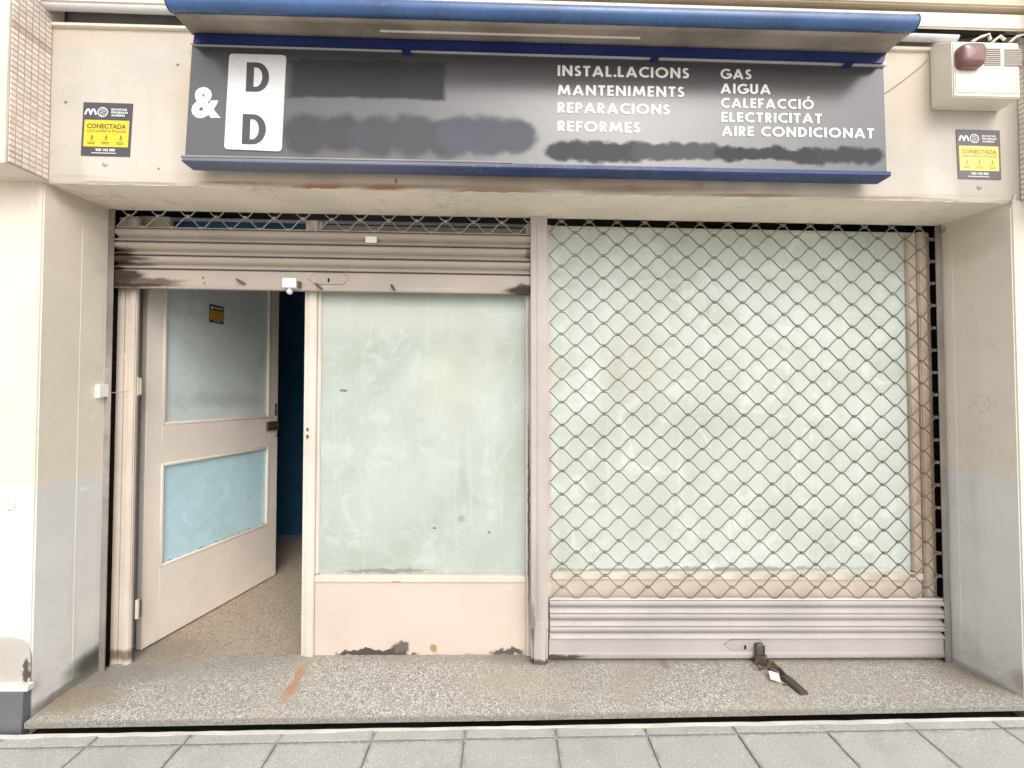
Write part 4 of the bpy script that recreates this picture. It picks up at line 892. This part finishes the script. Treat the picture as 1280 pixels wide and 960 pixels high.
# half round front with a flat back
L = []
for P_, k in ((A0, 0), (A1, 1)):
    for c_, s_ in prof: L.append(P_+Vector((0, -c_*rt*.8, s_*rt)))
n_ = len(prof); m.add(L, [(i, i+1, n_+i+1, n_+i) for i in range(n_-1)]+[(n_-1, 0, n_, 2*n_-1)]+[tuple(range(n_)), tuple(range(2*n_-1, n_-1, -1))])
m.smooth = 50; build('front_rail', m, BLUE_T, aw, shear=False)
for P_, s_ in ((A0, -1), (A1, 1)):
    m = MB(); L = []
    m.extr([P_+Vector((0, -c_*rt*.86, s2*rt*1.06)) for c_, s2 in prof], (s_*.004, 0, 0)); build('end_cap', m, BLUE_D, aw, .001, shear=False)
# hood from rail back to the lower bar
B0, B1 = ap(240.5, 44, YW), ap(1105, 70, YW)
m = MB(); A0b, A1b = A0+Vector((0, .015, -rt*.95)), A1+Vector((0, .015, -rt*.95))
n_ = 24; vs_ = []
for i in range(n_+1):
    t_ = i/n_; a = A0b.lerp(A1b, t_); b = B0.lerp(B1, t_)
    for k in range(5):
        p = a.lerp(b, k/4); p.z += .006*math.sin(k/4*math.pi)+random.uniform(-.0012, .0012); vs_.append(p)
m.add(vs_, [(5*i+k, 5*i+k+1, 5*i+6+k, 5*i+5+k) for i in range(n_) for k in range(4)]+[]); m.smooth = 60
lowv = len(m.v); hood = build('underside', m, CANVAS, aw, shear=False)
sm = hood.modifiers.new('thickness', 'SOLIDIFY'); sm.thickness = .006; sm.offset = 1
a_, b_ = ap(395, 31+6, -.48), ap(1075, 31+24, -.48)
m = MB(); m.tube([ap(475, 38.5, -.475), ap(800, 47.5, -.475)], .005, 8); build('arm_tube', m, CABLEW, aw, shear=False)
c4 = [(241, 55), (1104, 80), (1108, 66), (243, 41.5)]
m = MB(); m.hexa([ap(*p, YW-.018) for p in c4]+[ap(*p, YW+.03) for p in c4]); build('lower_bar', m, BLUE_D, aw, .004, shear=False, seg=2)
c4 = [(236, 44), (1108, 70), (1108, 52), (236, 26)]
for px, py in ((456+50, 59), (826-5, 68), (1066, 76)):
    q = ap(px, py, YW-.02); m = MB(); m.box(q.x-.018, q.x+.018, YW-.012, YW+.02, q.z-.003, q.z+.006); build('bracket', m, BLUE_D, aw, .002, shear=False)
# top cover (fabric roll) seen edge on
m = MB(); m.tube([A0+Vector((.05, .09, .03)), A1+Vector((-.05, .09, .03))], .035, 14); pass
# support tube running along the recess
m = MB(); m.tube([SH((xCL+.003, YF-.030, Z(100, 9, YF-.03))), SH((X(1195, 45, YF-.03), YF-.030, Z(1150, 47.5, YF-.03)))], .0165, 12)
sb2 = build('awning_bar', m, TUBEPAINT, None, shear=False); tag(sb2, 'pale steel tube running along the recess above the lintel, behind the awning', 'tube')

# ------------------------------------------------------------------ alarm box
YX = YF-.105
q0, q1 = at(1163, 138, YF), at(1247.5, 140, YF); f0 = at(1192, 120.5, YX); f1 = at(1280, 124, YX)
bx = thing('alarm_box', 'cream plastic alarm siren box with maroon strobe lens and two vents on the lintel', 'alarm box', (q0.x+.16, YF, q0.z))
zt = at(1163, 66, YF).z; wX = q1.x-q0.x; ins = .006
xf0, xf1 = f0.x, f0.x+(q1.x-q0.x)-.02
zf0 = f0.z; zf1 = at(1194, 52, YX).z
def bc(u, v, n):            # box face frame: u right, v up, n forward from the wall
    t_ = n/.105; x = (q0.x+u*wX)*(1-t_)+(xf0+u*(xf1-xf0))*t_
    z = (q0.z+v*(zt+.05-q0.z))*(1-t_)+(zf0+v*(zf1-zf0))*t_
    return Vector((x, YF-n, z-K*(x-q0.x)))
m = MB(); m.hexa([bc(0, 0, .105), bc(1, 0, .105), bc(1, 1, .105), bc(0, 1, .105), bc(0, 0, 0), bc(1, 0, 0), bc(1, 1, 0), bc(0, 1, 0)]); build('housing', m, ALARM, bx, .005, shear=False, seg=3)
m = MB(); m.hexa([bc(a, b, .1075) for a, b in ((.03, .07), (1.3*0+.97, .07), (.97, .93), (.03, .93))]+[bc(a, b, .10) for a, b in ((.03, .07), (.97, .07), (.97, .93), (.03, .93))]); build('cover', m, ALARM, bx, .002, shear=False)
# strobe lens: a rounded square dome
def fpx(px, py, n=0): q = at(px, py, YX-.0025); q.y -= n; return q
cx, cy, rx_, ry_ = 1210.5, 72.5, 16, 14.8; m = MB(); rings = []; N_ = 28
for k, (sc, n_) in enumerate(((1, .0), (1, .010), (.95, .022), (.82, .031), (.55, .036), (.25, .038), (.02, .0385))):
    for i in range(N_):
        a_ = 2*math.pi*i/N_; e = 2/4.2; c_ = math.copysign(abs(math.cos(a_))**e, math.cos(a_)); s_ = math.copysign(abs(math.sin(a_))**e, math.sin(a_))
        rings.append(fpx(cx+c_*rx_*sc-1.2, cy+s_*ry_*sc+1, n_))
m.add(rings, [(k*N_+i, k*N_+(i+1) % N_, (k+1)*N_+(i+1) % N_, (k+1)*N_+i) for k in range(6) for i in range(N_)]); m.smooth = 60
build('strobe_lens', m, LENS, bx, shear=False)
for (x0, x1, y0_) in ((1230.5, 1250.5, 60), (1255.5, 1275.5, 61)):
    m = MB(); m.hexa([fpx(x0, y0_+22, .0005), fpx(x1, y0_+22, .0005), fpx(x1, y0_, .0005), fpx(x0, y0_, .0005)]+[fpx(x0, y0_+22, -.003), fpx(x1, y0_+22, -.003), fpx(x1, y0_, -.003), fpx(x0, y0_, -.003)])
    v = build('vent', m, VENTD, bx, shear=False)
    for k in range(9):
        yy = y0_+.6+k*2.45; m = MB(); m.hexa([fpx(x0, yy+1.0, .004), fpx(x1, yy+1.0, .004), fpx(x1, yy, .002), fpx(x0, yy, .002)]+[fpx(x0, yy+1.0, 0), fpx(x1, yy+1.0, 0), fpx(x1, yy, 0), fpx(x0, yy, 0)])
        build('louvre', m, ALARM, v, shear=False)
for k, pts in enumerate(([(1215, 52), (1226, 46), (1236, 43), (1238, 50)], [(1240, 53), (1250, 45), (1256, 50)], [(1262, 53), (1270, 46), (1285, 43)], [(1200, 47), (1230, 44), (1290, 46)])):
    m = MB(); P_ = [at(a, b, YF-.05) for a, b in pts]; m.tube(P_, .006 if k < 3 else .004, 8)
    tag(build('alarm_cable', m, CABLEW if k < 3 else BLACKM, None, shear=False), ['looped cream cable above the red strobe lens of the alarm box', 'short cream cable bend above the middle of the alarm box', 'cream cable leaving over the right vent of the alarm box', 'thin black cable lying behind the cream cables above the alarm box'][k], 'cable', 'cables above the alarm box')
m = MB(); P_ = [at(a, b, YF-.003) for a, b in ((1160, 74), (1150, 84), (1130, 100), (1112, 113), (1103, 118.5))]; m.tube(P_, .0022, 6)
tag(build('wall_wire', m, CABLEM, None, shear=False), 'thin brown wire running diagonally over the lintel from alarm box to sign board', 'wire')
m = MB(); P_ = [at(1269, 243, YF-.004), at(1266, 253, YF-.006), at(1260, 264, YF+.02), at(1250, 276, YF+.07), at(1235, 284, YF+.12), at(1215, 290, YF+.17), at(1195, 291, -.06), at(1180, 288, -.02)]; m.tube(P_, [.005, .005, .005, .004, .0022, .0018, .0018, .0018], 7)
tag(build('loose_cable', m, CABLEW, None, shear=False), 'cream cable drooping from the lintel corner round the right pillar', 'cable')
q = at(1178.5, 288.5, -.02); m = MB()
for k in range(14): a_ = k*.9; m.tube([(q.x+.012*math.cos(a_), q.y-.008+.002*k*.3, q.z+.012*math.sin(a_)), (q.x+.012*math.cos(a_+.9), q.y-.008+.002*k*.3, q.z+.012*math.sin(a_+.9))], .002, 5)
tag(build('wire_coil', m, CABLEM, None, shear=False), 'small tangle of wire at the top right corner of the grille under the soffit', 'wire')

# white junction box on the left reveal
def rev(px, py):            # left reveal plane point
    a = Vector((xL0, YF, 0)); b = Vector((xL1, -.008, 0)); d = (b-a).normalized(); nn = Vector((d.y, -d.x, 0)); r = ray(px, py); t_ = (a-CAM).dot(nn)/r.dot(nn); return CAM+r*t_
ja, jb, jc, jd = rev(118.5, 498), rev(131.5, 495.5), rev(132, 480.5), rev(119, 481)
m = MB(); o_ = Vector((.022, 0, 0)); m.hexa([ja+o_, jb+o_, jc+o_, jd+o_, ja-o_*.2, jb-o_*.2, jc-o_*.2, jd-o_*.2]); jbx = build('junction_box', m, WHITEP, None, .003, shear=False, seg=2)
tag(jbx, 'small white junction box on the side of the left pillar at lock height', 'junction box')
m = MB(); m.tube([jb+Vector((.01, 0, .02)), jb+Vector((.05, .02, .02)), jb+Vector((.09, .05, .03))], .002, 6)
tag(build('junction_wire', m, CABLEM, None, shear=False), 'thin wire from the white junction box to the door jamb', 'wire')
print('objects', len(bpy.data.objects))
